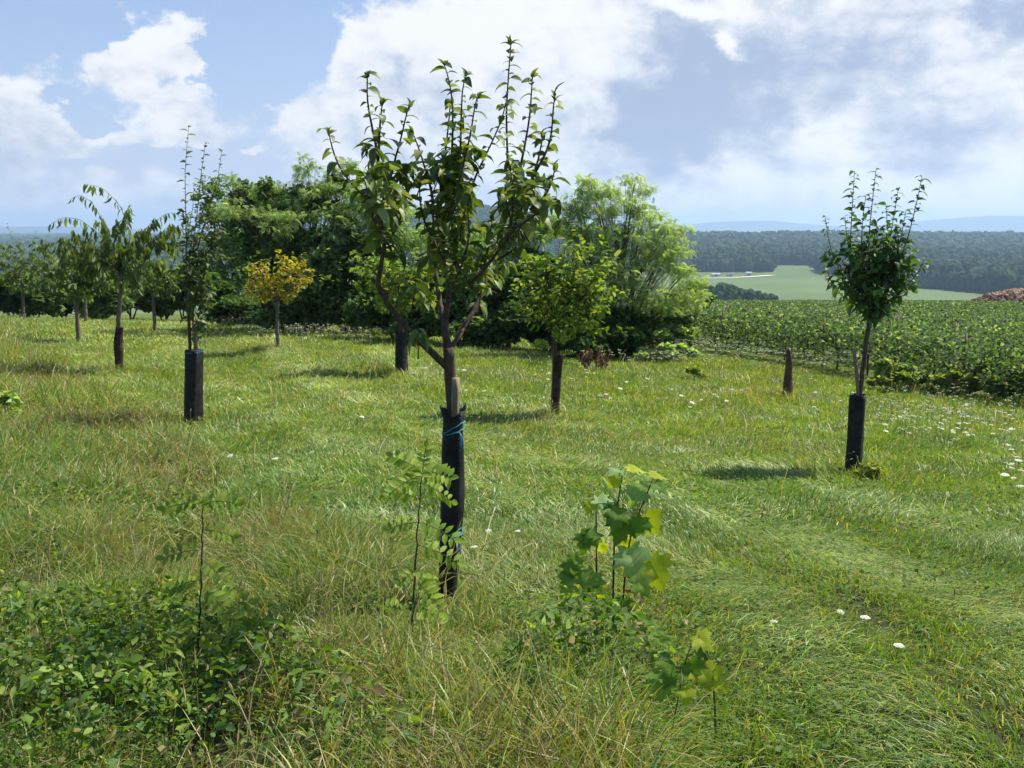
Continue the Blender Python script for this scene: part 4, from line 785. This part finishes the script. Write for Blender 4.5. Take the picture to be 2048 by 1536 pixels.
def maple():
    B = ground(1227, 1290); Y = B[1]; root = empty('maple_sapling', B, 'maple sapling in the right foreground with several stems and large lobed leaves', 'sapling')
    stems = [[(1227, 1290), (1226, 1200), (1228, 1100), (1233, 1020), (1245, 948)], [(1195, 1260), (1193, 1180), (1193, 1100), (1192, 1010)], [(1240, 1220), (1250, 1150), (1262, 1060), (1280, 1020), (1305, 960)], [(1175, 1250), (1158, 1210), (1156, 1190)], [(1240, 1290), (1237, 1240)]]
    for k, s in enumerate(stems):
        g = Geo(); p = pxpath(s, Y + [0, .06, -.05, -.08, .05][k]); p[0][2] = min(p[0][2], height(p[0][0], p[0][1])) - .02; stem(g, p, .006, .0028, 6, .05, (.06, .035, .02), rough=.3); part('stem', g, M_STEM, root)
    gl = Geo(); gs = Geo()
    MC = {'d': (.10, .19, .022), 'g': (.15, .25, .04), 'p': (.22, .33, .13), 'y': (.32, .38, .03), 'r': (.3, .14, .05)}
    # anchor px, leaf base px, direction (x,y,z), size, colour, depth
    for (ax, ay, bx, by, d, up, s, c, dy) in [
        (1245, 948, 1240, 940, (-.5, -.5, .0), (0, -.3, 1), .10, 'p', 0), (1245, 948, 1255, 938, (1, .1, -.05), (0, -.1, 1), .12, 'y', 0), (1245, 950, 1235, 955, (-.7, -.2, -.7), (-.3, -1, .3), .085, 'y', 0),
        (1305, 960, 1300, 950, (.9, .2, -.1), (0, -.2, 1), .12, 'y', 0), (1305, 960, 1310, 965, (.5, -.5, -.35), (.1, -.6, .7), .10, 'd', -.05), (1300, 965, 1290, 970, (-.3, -.4, -.5), (.2, -.8, .5), .12, 'p', .05), (1275, 1020, 1280, 975, (-.5, -.3, -1), (.2, -.9, .4), .14, 'p', -.05),
        (1192, 1012, 1190, 1000, (1, -.3, -.1), (0, -.3, 1), .14, 'p', 0), (1192, 1012, 1185, 1005, (-.4, -.3, -.6), (-.2, -.9, .3), .085, 'y', 0), (1235, 1010, 1238, 1015, (-.5, -.4, -.5), (-.2, -.8, .5), .13, 'd', -.05), (1235, 1010, 1238, 1020, (-.3, -.5, -.7), (0, -.9, .4), .13, 'g', -.1),
        (1232, 1030, 1250, 1040, (-.5, -.5, -1), (-.3, -.9, .3), .16, 'd', -.08), (1265, 1050, 1285, 1035, (-.4, -.4, -.9), (.1, -1, .2), .13, 'd', -.1), (1262, 1060, 1290, 1030, (.5, .1, -.7), (.1, -1, .3), .17, 'y', .05), (1228, 1060, 1195, 1065, (-.6, -.3, -.3), (0, -.6, .8), .13, 'd', -.02),
        (1193, 1080, 1175, 1068, (-.3, -.4, -.9), (0, -.9, .3), .13, 'd', 0), (1226, 1100, 1210, 1085, (-.4, .3, -.5), (-.2, -.9, .3), .10, 'y', .08), (1250, 1110, 1258, 1095, (.25, -.4, -.95), (.1, -.9, .5), .21, 'p', -.1), (1255, 1120, 1300, 1118, (.5, -.1, -1), (.4, -.9, .1), .22, 'y', -.02),
        (1156, 1190, 1150, 1130, (-.5, -.3, -.6), (0, -.7, .7), .13, 'd', -.05), (1193, 1150, 1190, 1145, (-.6, -.5, -.7), (-.2, -.8, .6), .16, 'g', -.1), (1158, 1205, 1150, 1150, (-.7, -.3, -.9), (-.2, -.8, .5), .16, 'g', -.08), (1226, 1180, 1205, 1170, (-.2, -.2, -.9), (0, -1, .3), .10, 'y', .05),
        (1227, 1230, 1215, 1205, (-.4, -.5, -.5), (0, -.8, .6), .12, 'd', -.1), (1227, 1230, 1235, 1205, (.5, -.5, -.4), (0, -.8, .6), .13, 'd', -.12), (1227, 1240, 1260, 1205, (.1, -.2, -1), (.1, -1, .2), .10, 'y', -.05), (1158, 1230, 1110, 1228, (-.4, -.3, -.9), (0, -.9, .4), .14, 'd', -.05), (1227, 1270, 1190, 1260, (.1, -.4, -.7), (0, -.8, .5), .13, 'd', -.15),
        (1193, 1120, 1160, 1115, (-.7, -.2, -.5), (-.1, -.7, .7), .12, 'g', .03), (1240, 1150, 1275, 1160, (.6, -.3, -.7), (.2, -.9, .4), .13, 'g', -.1), (1227, 1200, 1255, 1215, (.6, -.4, -.5), (.1, -.8, .6), .12, 'y', -.05), (1175, 1240, 1150, 1255, (-.6, -.4, -.5), (0, -.8, .6), .12, 'g', -.1), (1240, 1260, 1290, 1250, (.8, -.3, -.2), (.1, -.5, .9), .12, 'd', -.1), (1262, 1060, 1255, 1075, (-.2, .2, -1), (.1, -1, .3), .11, 'y', .06), (1227, 1280, 1160, 1260, (.9, -.3, -.1), (0, -.3, 1), .13, 'g', -.15), (1240, 1280, 1255, 1260, (.3, -.5, -.4), (0, -.6, .8), .12, 'g', -.2)]:
        o = P(bx, by, Y + dy); a = P(ax, ay, Y); gl = Geo(); gl.tube([a, (a + o) / 2 + [0, 0, .012], o], .0013, 4, (.32, .12, .05))
        d = np.array([d], float); put_leaves(gl, MAPLE, o[None], d, np.array([up], float), [s * .80], np.array([MC[c]]) * (.85 + .3 * rng.random()), .08); part('leaf', gl, M_SOFT, root)
    B2 = ground(1420, 1500); r2 = empty('maple_sapling', B2, 'tiny maple seedling with yellow lobed leaves at the bottom right of the foreground', 'sapling')
    g = Geo(); gl = Geo(); Y = B2[1]
    p = pxpath([(1340, 1390), (1375, 1300), (1400, 1270)], Y); b = p[0].copy(); b[2] = height(b[0], b[1]); stem(g, np.concatenate([[b], p[1:]]), .003, .0015, 5, .03, (.08, .05, .02))
    for (bx, by, d, s, c) in [(1392, 1270, (.4, -.2, -.3), .08, 'y'), (1350, 1330, (-.4, -.5, -.6), .09, 'd'), (1325, 1345, (-.1, -.5, -.7), .10, 'g'), (1380, 1320, (.2, -.3, -.8), .09, 'd'), (1395, 1330, (.5, -.3, -.7), .10, 'y'), (1415, 1345, (.6, -.2, -.5), .09, 'y'), (1370, 1375, (0, -.5, -.7), .07, 'y')]:
        put_leaves(gl, MAPLE, P(bx, by, Y)[None], np.array([d], float), np.array([[0, -.8, .6]]), [s], np.array([MC[c]]), .2)
    part('stem', g, M_STEM, r2); part('leaves', gl, M_SOFT, r2)
    # brown withered leaves at its foot
    B3 = ground(1275, 1275); r3 = empty('dead_leaves', B3, 'curled brown dead leaves on the grass at the foot of the maple sapling', 'leaves'); r3['kind'] = 'stuff'
    g = Geo()
    m = 26; px = rng.normal(1275, 30, m); py = rng.normal(1270, 28, m); o = np.array([P(a, b, Y_ := ground(a, b)[1]) for a, b in zip(px, py)]); o[:, 2] += .07 + .05 * rng.random(m); d = rng.normal(0, 1, (m, 3)); d[:, 2] *= .4
    put_leaves(g, T_CURL, o, d, np.array([0, 0, 1.]) + 0 * d, .035 + .03 * rng.random(m), mixc(np.array([.38, .28, .19]), np.array([.16, .07, .045]), rng.random(m)), .7); part('leaves', g, M_DRY, r3)
maple()
# tall green stalk in the bottom right foreground
B = ground(1432, 1490); root = empty('grass_stalk', B, 'single tall thick green stalk with folded leaf at the bottom right', 'plant'); g = Geo(); Y = B[1]
stem(g, pxpath([(1432, 1490), (1430, 1400), (1422, 1330), (1400, 1285), (1392, 1275)], Y), .005, .004, 6, .03, (.07, .12, .03)); put_leaves(g, T_LONG, P(1392, 1276, Y)[None], np.array([[.4, -.1, -1.]]), np.array([[.2, -1, .2]]), [.17], np.array([[.12, .2, .08]]), .05); part('stem', g, M_STEM, root)
# little yellow green sapling before the vase shaped tree
B = BASES['n']; Y = B[1] - .3; root = empty('robinia_sapling', B + [-.15, -.3, 0], 'small yellow green robinia sapling wrapped around the trunk of the vase shaped tree', 'sapling'); g = Geo(); gs = Geo()
for (bx, by, d, L) in [(1108, 700, (-.5, 0, .35), .32), (1112, 690, (.3, 0, .6), .28), (1105, 720, (-.9, 0, .1), .36), (1115, 710, (.7, 0, .3), .26), (1100, 690, (-.6, -.3, .4), .25), (1090, 700, (-.7, -.3, .5), .25), (1120, 725, (.8, .2, .0), .28), (1108, 680, (.1, 0, .9), .25), (1118, 690, (.3, -.2, .4), .25), (1100, 725, (-.9, -.3, .1), .3)]:
    compound(g, gs, P(bx, by, Y), d, L * 1.15, .06, YP * 1.15, 6)
stem(gs, [P(1102, 826, Y), P(1104, 760, Y), P(1108, 680, Y)], .01, .004, 5, .1, (.1, .09, .04)); part('stem', gs, M_STEM, root); part('leaves', g, M_SOFT, root)

# ------------------------------------------------------------------ wild carrot flowers
def umbel_proto(k):
    r = np.random.default_rng(100 + k); g = Geo(); gs = Geo(); n = 22 + 6 * k; a = np.arange(n) * 2.4; rr = np.sqrt((np.arange(n) + .5) / n) * .032
    H = .30; tilt = np.array([.25 * math.cos(k * 2), .25 * math.sin(k * 2)])
    c = np.stack([rr * np.cos(a), rr * np.sin(a), H + .006 * r.random(n) - 11 * rr ** 2 + rr * (tilt[0] * np.cos(a) + tilt[1] * np.sin(a))], -1)
    for i in range(n):
        t = np.linspace(0, 6.283, 7)[:-1]; s = .0052 * (.8 + .5 * r.random()); v = np.concatenate([[c[i] + [0, 0, .003]], c[i] + np.stack([s * np.cos(t) * (1 + .3 * np.sin(3 * t)), s * np.sin(t), 0 * t], -1)])
        g.add(v, np.array([[0, 1 + j, 1 + (j + 1) % 6] for j in range(6)]), [3] * 6, (.66, .68, .56))
    gs.tube(polyline([(0, 0, -.03), (.008, .004, H * .5), (0, 0, H - .035)], .05), .0014, 5, (.14, .22, .06))
    for i in range(0, n, 2): gs.tube([(0, 0, H - .035), c[i] - [0, 0, .002]], .0006, 3, (.16, .2, .09))
    return g.mesh('flower_head'), gs.mesh('stem')
PROTO = []
for k in range(4):
    fh, sm = umbel_proto(k); fh.materials.append(M_PETAL); sm.materials.append(M_STEM); PROTO.append((fh, sm))
def flower(px, py, label, group, scale=1.0):
    """px, py is the head; the foot stands on the ground below it"""
    fx = py + 20; B = ground(px, py + 14); hgt = .2 + .08 * rng.random()
    for _ in range(3):
        Y = B[1]; z = P(px, py, Y)[2]; hgt = z - height(P(px, py, Y)[0], Y)
        if hgt < .1: B = ground(px, py + 30 * 5 / Y + 8)
        elif hgt > .4: B = ground(px, py + 4 + 10 * 5 / Y)
    b = np.array([P(px, py, B[1])[0], B[1], 0.]); b[2] = height(b[0], b[1]); hgt = float(np.clip(P(px, py, b[1])[2] - b[2], .1, .5))
    o = empty('wild_carrot', b, label, 'flower', group); o.rotation_euler = (rng.normal(.12, .10), rng.normal(0, .12), 0)
    s = scale * (.5 + .4 * rng.random()) * (.8 if py > 1000 else 1.1); o.scale = (s, s, hgt / .3)
    fh, sm = PROTO[rng.integers(0, 4)]
    a = bpy.data.objects.new('flower_head', fh); COL.objects.link(a); a.parent = o; a.scale = (1, 1, 1)
    c = bpy.data.objects.new('stem', sm); COL.objects.link(c); c.parent = o
for px, py, lab in [(979, 1058, 'white carrot flower head nearest the black guard, seen from the side'), (1033, 1060, 'round white carrot flower right of the black guard'), (948, 1093, 'lowest white carrot flower beside the black guard'),
                    (1677, 1220, 'white carrot flower, left of the lone pair in the mown grass at the right'), (1725, 1232, 'white carrot flower, right of the lone pair in the mown grass at the right'), (1790, 1287, 'single white carrot flower low in the mown grass at the right'), (1540, 1240, 'pale carrot flower in the mown grass right of the maple sapling'),
                    (612, 855, 'white carrot flower in the grass between the left guard and the pear tree'), (698, 856, 'white carrot flower left of the twine on the pear guard'), (465, 909, 'white carrot flower right below the left guard'), (628, 903, 'white carrot flower in the mown strip left of the pear guard'), (550, 916, 'small white carrot flower between the left guard and the pear tree'), (720, 832, 'greenish carrot flower just left of the pear tree stake')]:
    flower(px, py, lab, 'wild carrot flowers', 1.1 if py > 1000 else 1.3)
def drift(n, cx, cy_, sx, sy, lab, sc_=1.2):
    for _ in range(n): flower(cx + rng.normal(0, sx), cy_ + rng.normal(0, sy), lab, 'wild carrot flowers', sc_)
drift(34, 1930, 845, 75, 16, 'white carrot flower in the loose drift right of the right hand tree', 1.5)
drift(13, 2022, 925, 22, 26, 'large white carrot flower in the cluster at the right frame edge', 1.5)
drift(22, 1350, 790, 110, 22, 'white carrot flower in the open meadow between the vase shaped tree and the brown post', 1.7)
drift(16, 1660, 780, 45, 18, 'white carrot flower between the brown post and the right hand tree', 1.6)
drift(9, 1105, 745, 45, 10, 'white carrot flower behind the trunk of the vase shaped tree', 1.7)
drift(8, 880, 745, 60, 22, 'white carrot flower in the meadow behind the pear tree limbs', 1.6)
def far_flowers():
    g = Geo()
    pts = []
    for (n, cx, cy_, sx, sy) in ((420, 690, 672, 90, 9), (160, 480, 652, 60, 8), (520, 1560, 712, 120, 14), (260, 1440, 695, 60, 10), (240, 1700, 735, 60, 8), (120, 1300, 735, 70, 10), (120, 60, 650, 80, 20), (200, 1900, 850, 100, 30)):
        for _ in range(n): pts.append((cx + rng.normal(0, sx), cy_ + rng.normal(0, sy)))
    for px, py in pts:
        a, b = ray(px, py); B = ground(px, py + 5)
        if B[1] > 60: continue
        o = B + [0, 0, .34 + .14 * rng.random()]; m = 7; t = rng.random(m) * 6.3; r = .045 * np.sqrt(rng.random(m)); oo = o + np.stack([r * np.cos(t), r * np.sin(t), -.2 * r], -1)
        d = rng.normal(0, 1, (m, 3)) * [1, 1, .3]; put_leaves(g, T_QUAD, oo, d, np.array([0, 0, 1.]) + 0 * d, .015 + .010 * rng.random(m), np.tile((.5, .52, .38), (m, 1)), .3)
        g.tube([B, o], .002, 3, (.22, .27, .1))
    o = link('far_wildflowers', g.mesh('far_wildflowers'), M_PETAL); tag(o, 'far drifts of tiny white wildflowers along the tree line and vineyard', 'wildflowers', kind='stuff')
far_flowers()

# ------------------------------------------------------------------ vineyard
VN = np.array([[.06, .115, .045], [.08, .14, .055], [.045, .085, .035], [.11, .165, .07], [.24, .29, .18]])
def vineyard():
    A0 = ground(1345, 693); A1 = ground(2060, 815); d = norm((A1 - A0)[:2]); nrm = np.array([-d[1], d[0]]); nrm = nrm if nrm[1] > 0 else -nrm
    s = 0; k = 0; o0 = A0[:2] + nrm * .4
    while True:
        dist = s; mid = o0 + nrm * dist
        if dist > 92: break
        # row extent within the wedge of view
        ts = np.linspace(-90, 170, 1200); pp = mid + ts[:, None] * d; ok = (pp[:, 1] > 5) & (np.abs(pp[:, 0]) < pp[:, 1] * .66) & (pp[:, 0] > pp[:, 1] * .03 + 1.5) & (pp[:, 1] < 116 + .08 * pp[:, 0])
        if ok.sum() < 10: s += 2; k += 1; continue
        t0, t1 = ts[ok].min(), ts[ok].max(); L = t1 - t0
        pc = mid + d * (t0 + t1) / 2; base = np.array([pc[0], pc[1], float(height(pc[0], pc[1]))])
        dens = 520 * min(1, (34 / (30 + dist)) ** 1.2) + 40; n = int(L * dens); size = .078 * (1 + dist / 85)
        t = t0 + rng.random(n) * L; w = rng.normal(0, .36, n); hh = .1 + 1.1 * rng.random(n) ** .75 + .18 * (vnoise(t * 1.1, t * 0 + k, 3))
        gap = vnoise(t * .9, t * 0 + k * 3, 8); keep = gap * .8 + hh * .35 > .26 + .25 * rng.random(n)
        t, w, hh = t[keep], w[keep], hh[keep]; n = len(t)
        xy = mid + t[:, None] * d + w[:, None] * nrm; o = np.stack([xy[:, 0], xy[:, 1], height(xy[:, 0], xy[:, 1]) + hh], -1)
        a = rng.random(n) * 6.3; dd = np.stack([np.cos(a), np.sin(a), rng.normal(-.2, .5, n)], -1)
        col = VN[rng.integers(0, 5, n)] * (.75 + .5 * rng.random(n))[:, None]
        lab = 'nearest vine row bordering the flowering meadow' if k == 0 else ('second vine row, just behind the one bordering the meadow' if k == 1 else 'leafy green vine row in the sloping vineyard beyond the first two')
        root = empty('vine_row', base, lab, 'vine row', 'vine rows of the vineyard')
        g = Geo(); put_leaves(g, T_QUAD, o, dd, np.array([0, 0, 1.]) + 0 * dd, size * (.6 + .8 * rng.random(n)), col, .7); part('foliage', g, M_FAR, root, smooth=False)
        if dist < 9:
            for tt in np.arange(t0, t1, 1.25):
                g = Geo(); b = mid + tt * d + rng.normal(0, .05, 2); z = height(b[0], b[1]); g.tube([(b[0], b[1], z - .02), (b[0] + rng.normal(0, .04), b[1], z + .5), (b[0] + rng.normal(0, .06), b[1], z + .8)], .028, 5); part('vine_trunk', g, M_BARK, root)
        if dist < 26:
            for q, tt in enumerate(np.arange(t0 + 1.3, t1, 5.2)):
                b = mid + tt * d; z = height(b[0], b[1]); g = Geo(); g.tube([(b[0], b[1], z), (b[0], b[1], z + 1.42)], .03, 6); part('post', g, M_STAKE2, root)
        s += 2.0; k += 1
    # undergrowth between the rows
vineyard()

# ------------------------------------------------------------------ earth heap at the right
def heap():
    Y = 106.; a, b = ray(1990, 585); B = np.array([a * Y, Y, float(height(a * Y, Y))]); root = empty('earth_heap', B, 'long heap of orange brown clods and stones at the right edge above the vineyard', 'heap')
    g = Geo(); s = Y / FPX
    nx, ny = 60, 14; u = np.linspace(-1, 1, nx); v = np.linspace(-1, 1, ny); U, V = np.meshgrid(u, v, indexing='ij')
    prof = np.interp(U, [-1, -.75, -.3, .1, .5, 1], [0, .35, .95, 1.25, 1.2, 1.3]) * (1 - np.abs(V) ** 1.6)
    X = a * Y + 1.2 + U * 7; YY = Y + V * 2.4; h0 = height(X, YY); Z = h0 - .2 + prof * 2.2 * (.85 + .3 * fbm(U * 9, V * 4, 61))
    i = np.arange(nx - 1)[:, None] * ny; j = np.arange(ny - 1)[None, :]; q = np.stack([i + j, i + ny + j, i + ny + j + 1, i + j + 1], -1).reshape(-1, 4)
    g.add(np.stack([X, YY, Z], -1).reshape(-1, 3), q.ravel(), np.full(len(q), 4), (.10, .06, .045)); part('mound', g, M_SOIL, root, smooth=False)
    g = Geo(); m = 1100; U = rng.random(m) * 1.8 - .8; V = rng.random(m) * 1.6 - 1
    prof = np.interp(U, [-1, -.75, -.3, .1, .5, 1], [0, .35, .95, 1.25, 1.2, 1.3]) * (1 - np.abs(V) ** 1.6)
    x = a * Y + 1.2 + U * 7; y = Y + V * 2.4; z = height(x, y) - .1 + prof * 2.15
    for k in range(m):
        r = .06 + .12 * rng.random(); c = np.array([x[k], y[k], z[k]]); dv = norm(rng.normal(0, 1, 3)); g.tube([c - dv * r, c + dv * r * .2, c + dv * r], [r * .5, r * .8, r * .4], 5, np.array([.52, .34, .22]) * (.6 + .6 * rng.random()) if z[k] - height(x[k], y[k]) > 1.9 else np.array([.20, .12, .08]) * (.6 + .8 * rng.random()))
    part('clods', g, M_CLOD, root, smooth=False)
M_SOIL = noise_mat('soil', (.10, .065, .045), (.26, .17, .11), 3, .95, .6); M_CLOD = leaf_mat('clods', 0, .9, .1)
heap()

# ------------------------------------------------------------------ the valley: woods, copse, sheds, track
def ico():
    t = (1 + 5 ** .5) / 2; v = norm(np.array([(-1, t, 0), (1, t, 0), (-1, -t, 0), (1, -t, 0), (0, -1, t), (0, 1, t), (0, -1, -t), (0, 1, -t), (t, 0, -1), (t, 0, 1), (-t, 0, -1), (-t, 0, 1)], float))
    f = [(0, 11, 5), (0, 5, 1), (0, 1, 7), (0, 7, 10), (0, 10, 11), (1, 5, 9), (5, 11, 4), (11, 10, 2), (10, 7, 6), (7, 1, 8), (3, 9, 4), (3, 4, 2), (3, 2, 6), (3, 6, 8), (3, 8, 9), (4, 9, 5), (2, 4, 11), (6, 2, 10), (8, 6, 7), (9, 8, 1)]
    v = list(map(tuple, v)); out = []; c = {}
    def m(a, b):
        k = (min(a, b), max(a, b))
        if k not in c: c[k] = len(v); q = norm(np.array(v[a]) + np.array(v[b])); v.append(tuple(q))
        return c[k]
    for a, b, d in f: x, y, z = m(a, b), m(b, d), m(d, a); out += [(a, x, z), (b, y, x), (d, z, y), (x, y, z)]
    return np.array(v), out
IV, IF = ico()
CROWNS = []
for k in range(7):
    r = np.random.default_rng(k); CROWNS.append(IV * (.72 + .55 * r.random((len(IV), 1))) * [1, 1, 1.0])
def woods():
    g = Geo()
    def plant(x, y, rad, hgt, col):
        z = height(x, y); which = rng.integers(0, 7, len(x)); a = rng.random(len(x)) * 6.3
        for k in range(7):
            m = which == k; n = m.sum()
            ax = np.stack([np.cos(a[m]), np.sin(a[m]), 0 * a[m]], -1) * rad[m][:, None]; ay = np.stack([-np.sin(a[m]), np.cos(a[m]), 0 * a[m]], -1) * rad[m][:, None]; az_ = np.stack([0 * a[m], 0 * a[m], hgt[m] * .55], -1)
            o = np.stack([x[m], y[m], z[m] + hgt[m] * .5], -1); g.scatter(CROWNS[k], IF, o, ax, ay, az_, col[m])
    def field(n, r0, r1, rad, hg):
        th = (rng.random(n) * 2 - 1) * R(34); r = np.sqrt(r0 ** 2 + rng.random(n) * (r1 ** 2 - r0 ** 2)); x = r * np.sin(th); y = r * np.cos(th); k = (r > forest_edge(x / y)); x, y, r = x[k], y[k], r[k]
        c = mixc(np.array([.018, .042, .014]), np.array([.045, .078, .022]), np.clip(fbm(x * .01, y * .01, 12) * 1.2 - .1 + .35 * (rng.random(len(x)) - .5), 0, 1))
        plant(x, y, rad * (.5 + 1.1 * rng.random(len(x)) ** 1.5), hg * (.65 + .45 * rng.random(len(x)) + .5 * fbm(x * .013, y * .013, 88)), c * (.7 + .6 * rng.random(len(x)))[:, None])
    field(9000, 900, 1900, 6.5, 17); field(9000, 1900, 3400, 10, 18); field(4500, 3300, 6500, 26, 22); field(3000, 6500, 12000, 60, 26)
    # dense edge towards the field
    n = 900; b = rng.random(n) * 1.2 - .55; r = forest_edge(b) + rng.random(n) * 25; th = np.arctan(b); x = r * np.sin(th); y = r * np.cos(th); plant(x, y, 6 + 3 * rng.random(n), 13 + 6 * rng.random(n), mixc(np.array([.012, .028, .012]), np.array([.028, .05, .018]), rng.random(n)))
    o = link('far_woods', g.mesh('far_woods', False), M_WOODS); tag(o, 'far dark woods covering the valley side beyond the green field', 'woods', kind='stuff')
M_WOODS = leaf_mat('woods', .08, .9, .05)
woods()
def copse():
    for (px, top, r0, wd, lab) in [(1405, 575, 640, 16, 'dark copse tree nearest the robinia in the valley field'), (1425, 572, 650, 18, 'dark copse tree in the valley, left of the tallest'), (1448, 568, 655, 20, 'tallest dark copse tree in the valley field'), (1468, 571, 660, 18, 'dark copse tree in the valley, right of the tallest'),
                                (1495, 580, 670, 16, 'low copse tree in the middle of the valley copse'), (1520, 583, 680, 16, 'low copse tree towards the right of the valley copse'), (1545, 589, 690, 12, 'last low bush at the right end of the valley copse')]:
        a, b = ray(px, top); z1 = EYE + b * r0; x = a * r0; z0 = float(height(x, r0)); H = max(5, z1 - z0); root = empty('copse_tree', (x, r0, z0), lab, 'tree', 'trees of the valley copse')
        g = Geo(); g.tube([(x, r0, z0 - .5), (x, r0, z0 + H * .4)], .4, 6); part('trunk', g, M_BARK, root)
        g = Geo(); rr = wd * r0 / FPX
        for q in range(16):
            dv = norm(rng.normal(0, 1, 3)); c = np.array([x, r0, z0 + H * .62]) + dv * [rr * .8, rr * .8, H * .26]; k = rng.integers(0, 7); s_ = rr * (.35 + .25 * rng.random())
            g.scatter(CROWNS[k], IF, c[None], np.array([[s_, 0, 0]]), np.array([[0, s_, 0]]), np.array([[0, 0, s_]]), np.array([[.028, .055, .018]]) * (.7 + .7 * rng.random()))
        part('crown', g, M_WOODS, root, smooth=False)
copse()
def sheds():
    M_W = noise_mat('white_wall', (.6, .6, .58), (.75, .74, .7), .3, .8, .1); M_R = noise_mat('grey_roof', (.3, .3, .3), (.45, .44, .42), .3, .8, .1); M_RD = noise_mat('dark_roof', (.08, .08, .09), (.14, .14, .15), .3, .8, .1)
    for (px, py, L, W_, H, mr, lab) in [(1431, 553, 11, 6, 3.4, M_R, 'long low white shed by the pale track at the wood edge, nearest the robinia'), (1460, 553, 8, 5, 3.4, M_RD, 'small dark roofed shed in the middle of the pale track'), (1497, 551, 7, 5, 3.8, M_R, 'small white shed at the right end of the pale track')]:
        B = ground(px, py); root = empty('farm_shed', B, lab, 'shed', 'farm sheds by the valley track'); x, y, z = B
        def box(g, x0, x1, y0, y1, z0, z1):
            v = [(a, b, c) for a in (x0, x1) for b in (y0, y1) for c in (z0, z1)]; g.add(v, [0, 1, 3, 2, 4, 6, 7, 5, 0, 4, 5, 1, 2, 3, 7, 6, 1, 5, 7, 3, 0, 2, 6, 4], [4] * 6)
        g = Geo(); box(g, x - L / 2, x + L / 2, y - W_ / 2, y + W_ / 2, z - 1, z + H); wall = part('wall', g, M_W, root, smooth=False)
        g = Geo(); e = .4; v = [(x - L / 2 - e, y - W_ / 2 - e, z + H), (x + L / 2 + e, y - W_ / 2 - e, z + H), (x + L / 2 + e, y, z + H + 1.3), (x - L / 2 - e, y, z + H + 1.3), (x + L / 2 + e, y + W_ / 2 + e, z + H), (x - L / 2 - e, y + W_ / 2 + e, z + H)]
        g.add(v, [0, 1, 2, 3, 3, 2, 4, 5, 0, 3, 5, 1, 4, 2, 0, 5, 4, 1], [4, 4, 3, 3, 4]); part('roof', g, mr, root, smooth=False)
        g = Geo(); box(g, x - 1.2, x + 1.2, y - W_ / 2 - .08, y - W_ / 2 + .02, z, z + 2.4); part('door', g, M_RD, root, smooth=False, under=wall)
    pts = np.array([ground(a, b) for a, b in [(1400, 557), (1420, 557), (1445, 556.5), (1470, 555.5), (1500, 554), (1530, 552), (1545, 551)]]); p = polyline(pts, 15); t = norm(np.gradient(p, axis=0)); n = np.stack([-t[:, 1], t[:, 0], 0 * t[:, 0]], -1)
    l = p + n * 7; r = p - n * 7; l[:, 2] = height(l[:, 0], l[:, 1]) + .5; r[:, 2] = height(r[:, 0], r[:, 1]) + .5; g = Geo(); m = len(p); v = np.concatenate([l, r]); g.add(v, [[i, m + i, m + i + 1, i + 1] for i in range(m - 1)], [4] * (m - 1))
    o = link('track', g.mesh('track', False), noise_mat('track', (.5, .42, .32), (.62, .54, .42), .1, .95, .1)); tag(o, kind='structure')
sheds()

# ------------------------------------------------------------------ haze
def haze():
    g = Geo(); R_, z0, z1 = 17500, -150, 235
    v = [(a, b, c) for a in (-R_, R_) for b in (-R_, R_) for c in (z0, z1)]; g.add(v, [0, 1, 3, 2, 4, 6, 7, 5, 0, 4, 5, 1, 2, 3, 7, 6, 1, 5, 7, 3, 0, 2, 6, 4], [4] * 6)
    m, nt = newmat('haze'); pv = nt.nodes.new('ShaderNodeVolumePrincipled'); pv.inputs['Density'].default_value = 1.3e-4; pv.inputs['Color'].default_value = (.52, .74, 1.0, 1); pv.inputs['Anisotropy'].default_value = .25
    out = nt.nodes.new('ShaderNodeOutputMaterial'); nt.links.new(pv.outputs[0], out.inputs['Volume'])
    o = link('haze', g.mesh('haze', False), m); tag(o, 'pale blue summer haze over the valley', 'haze', kind='stuff')
haze()
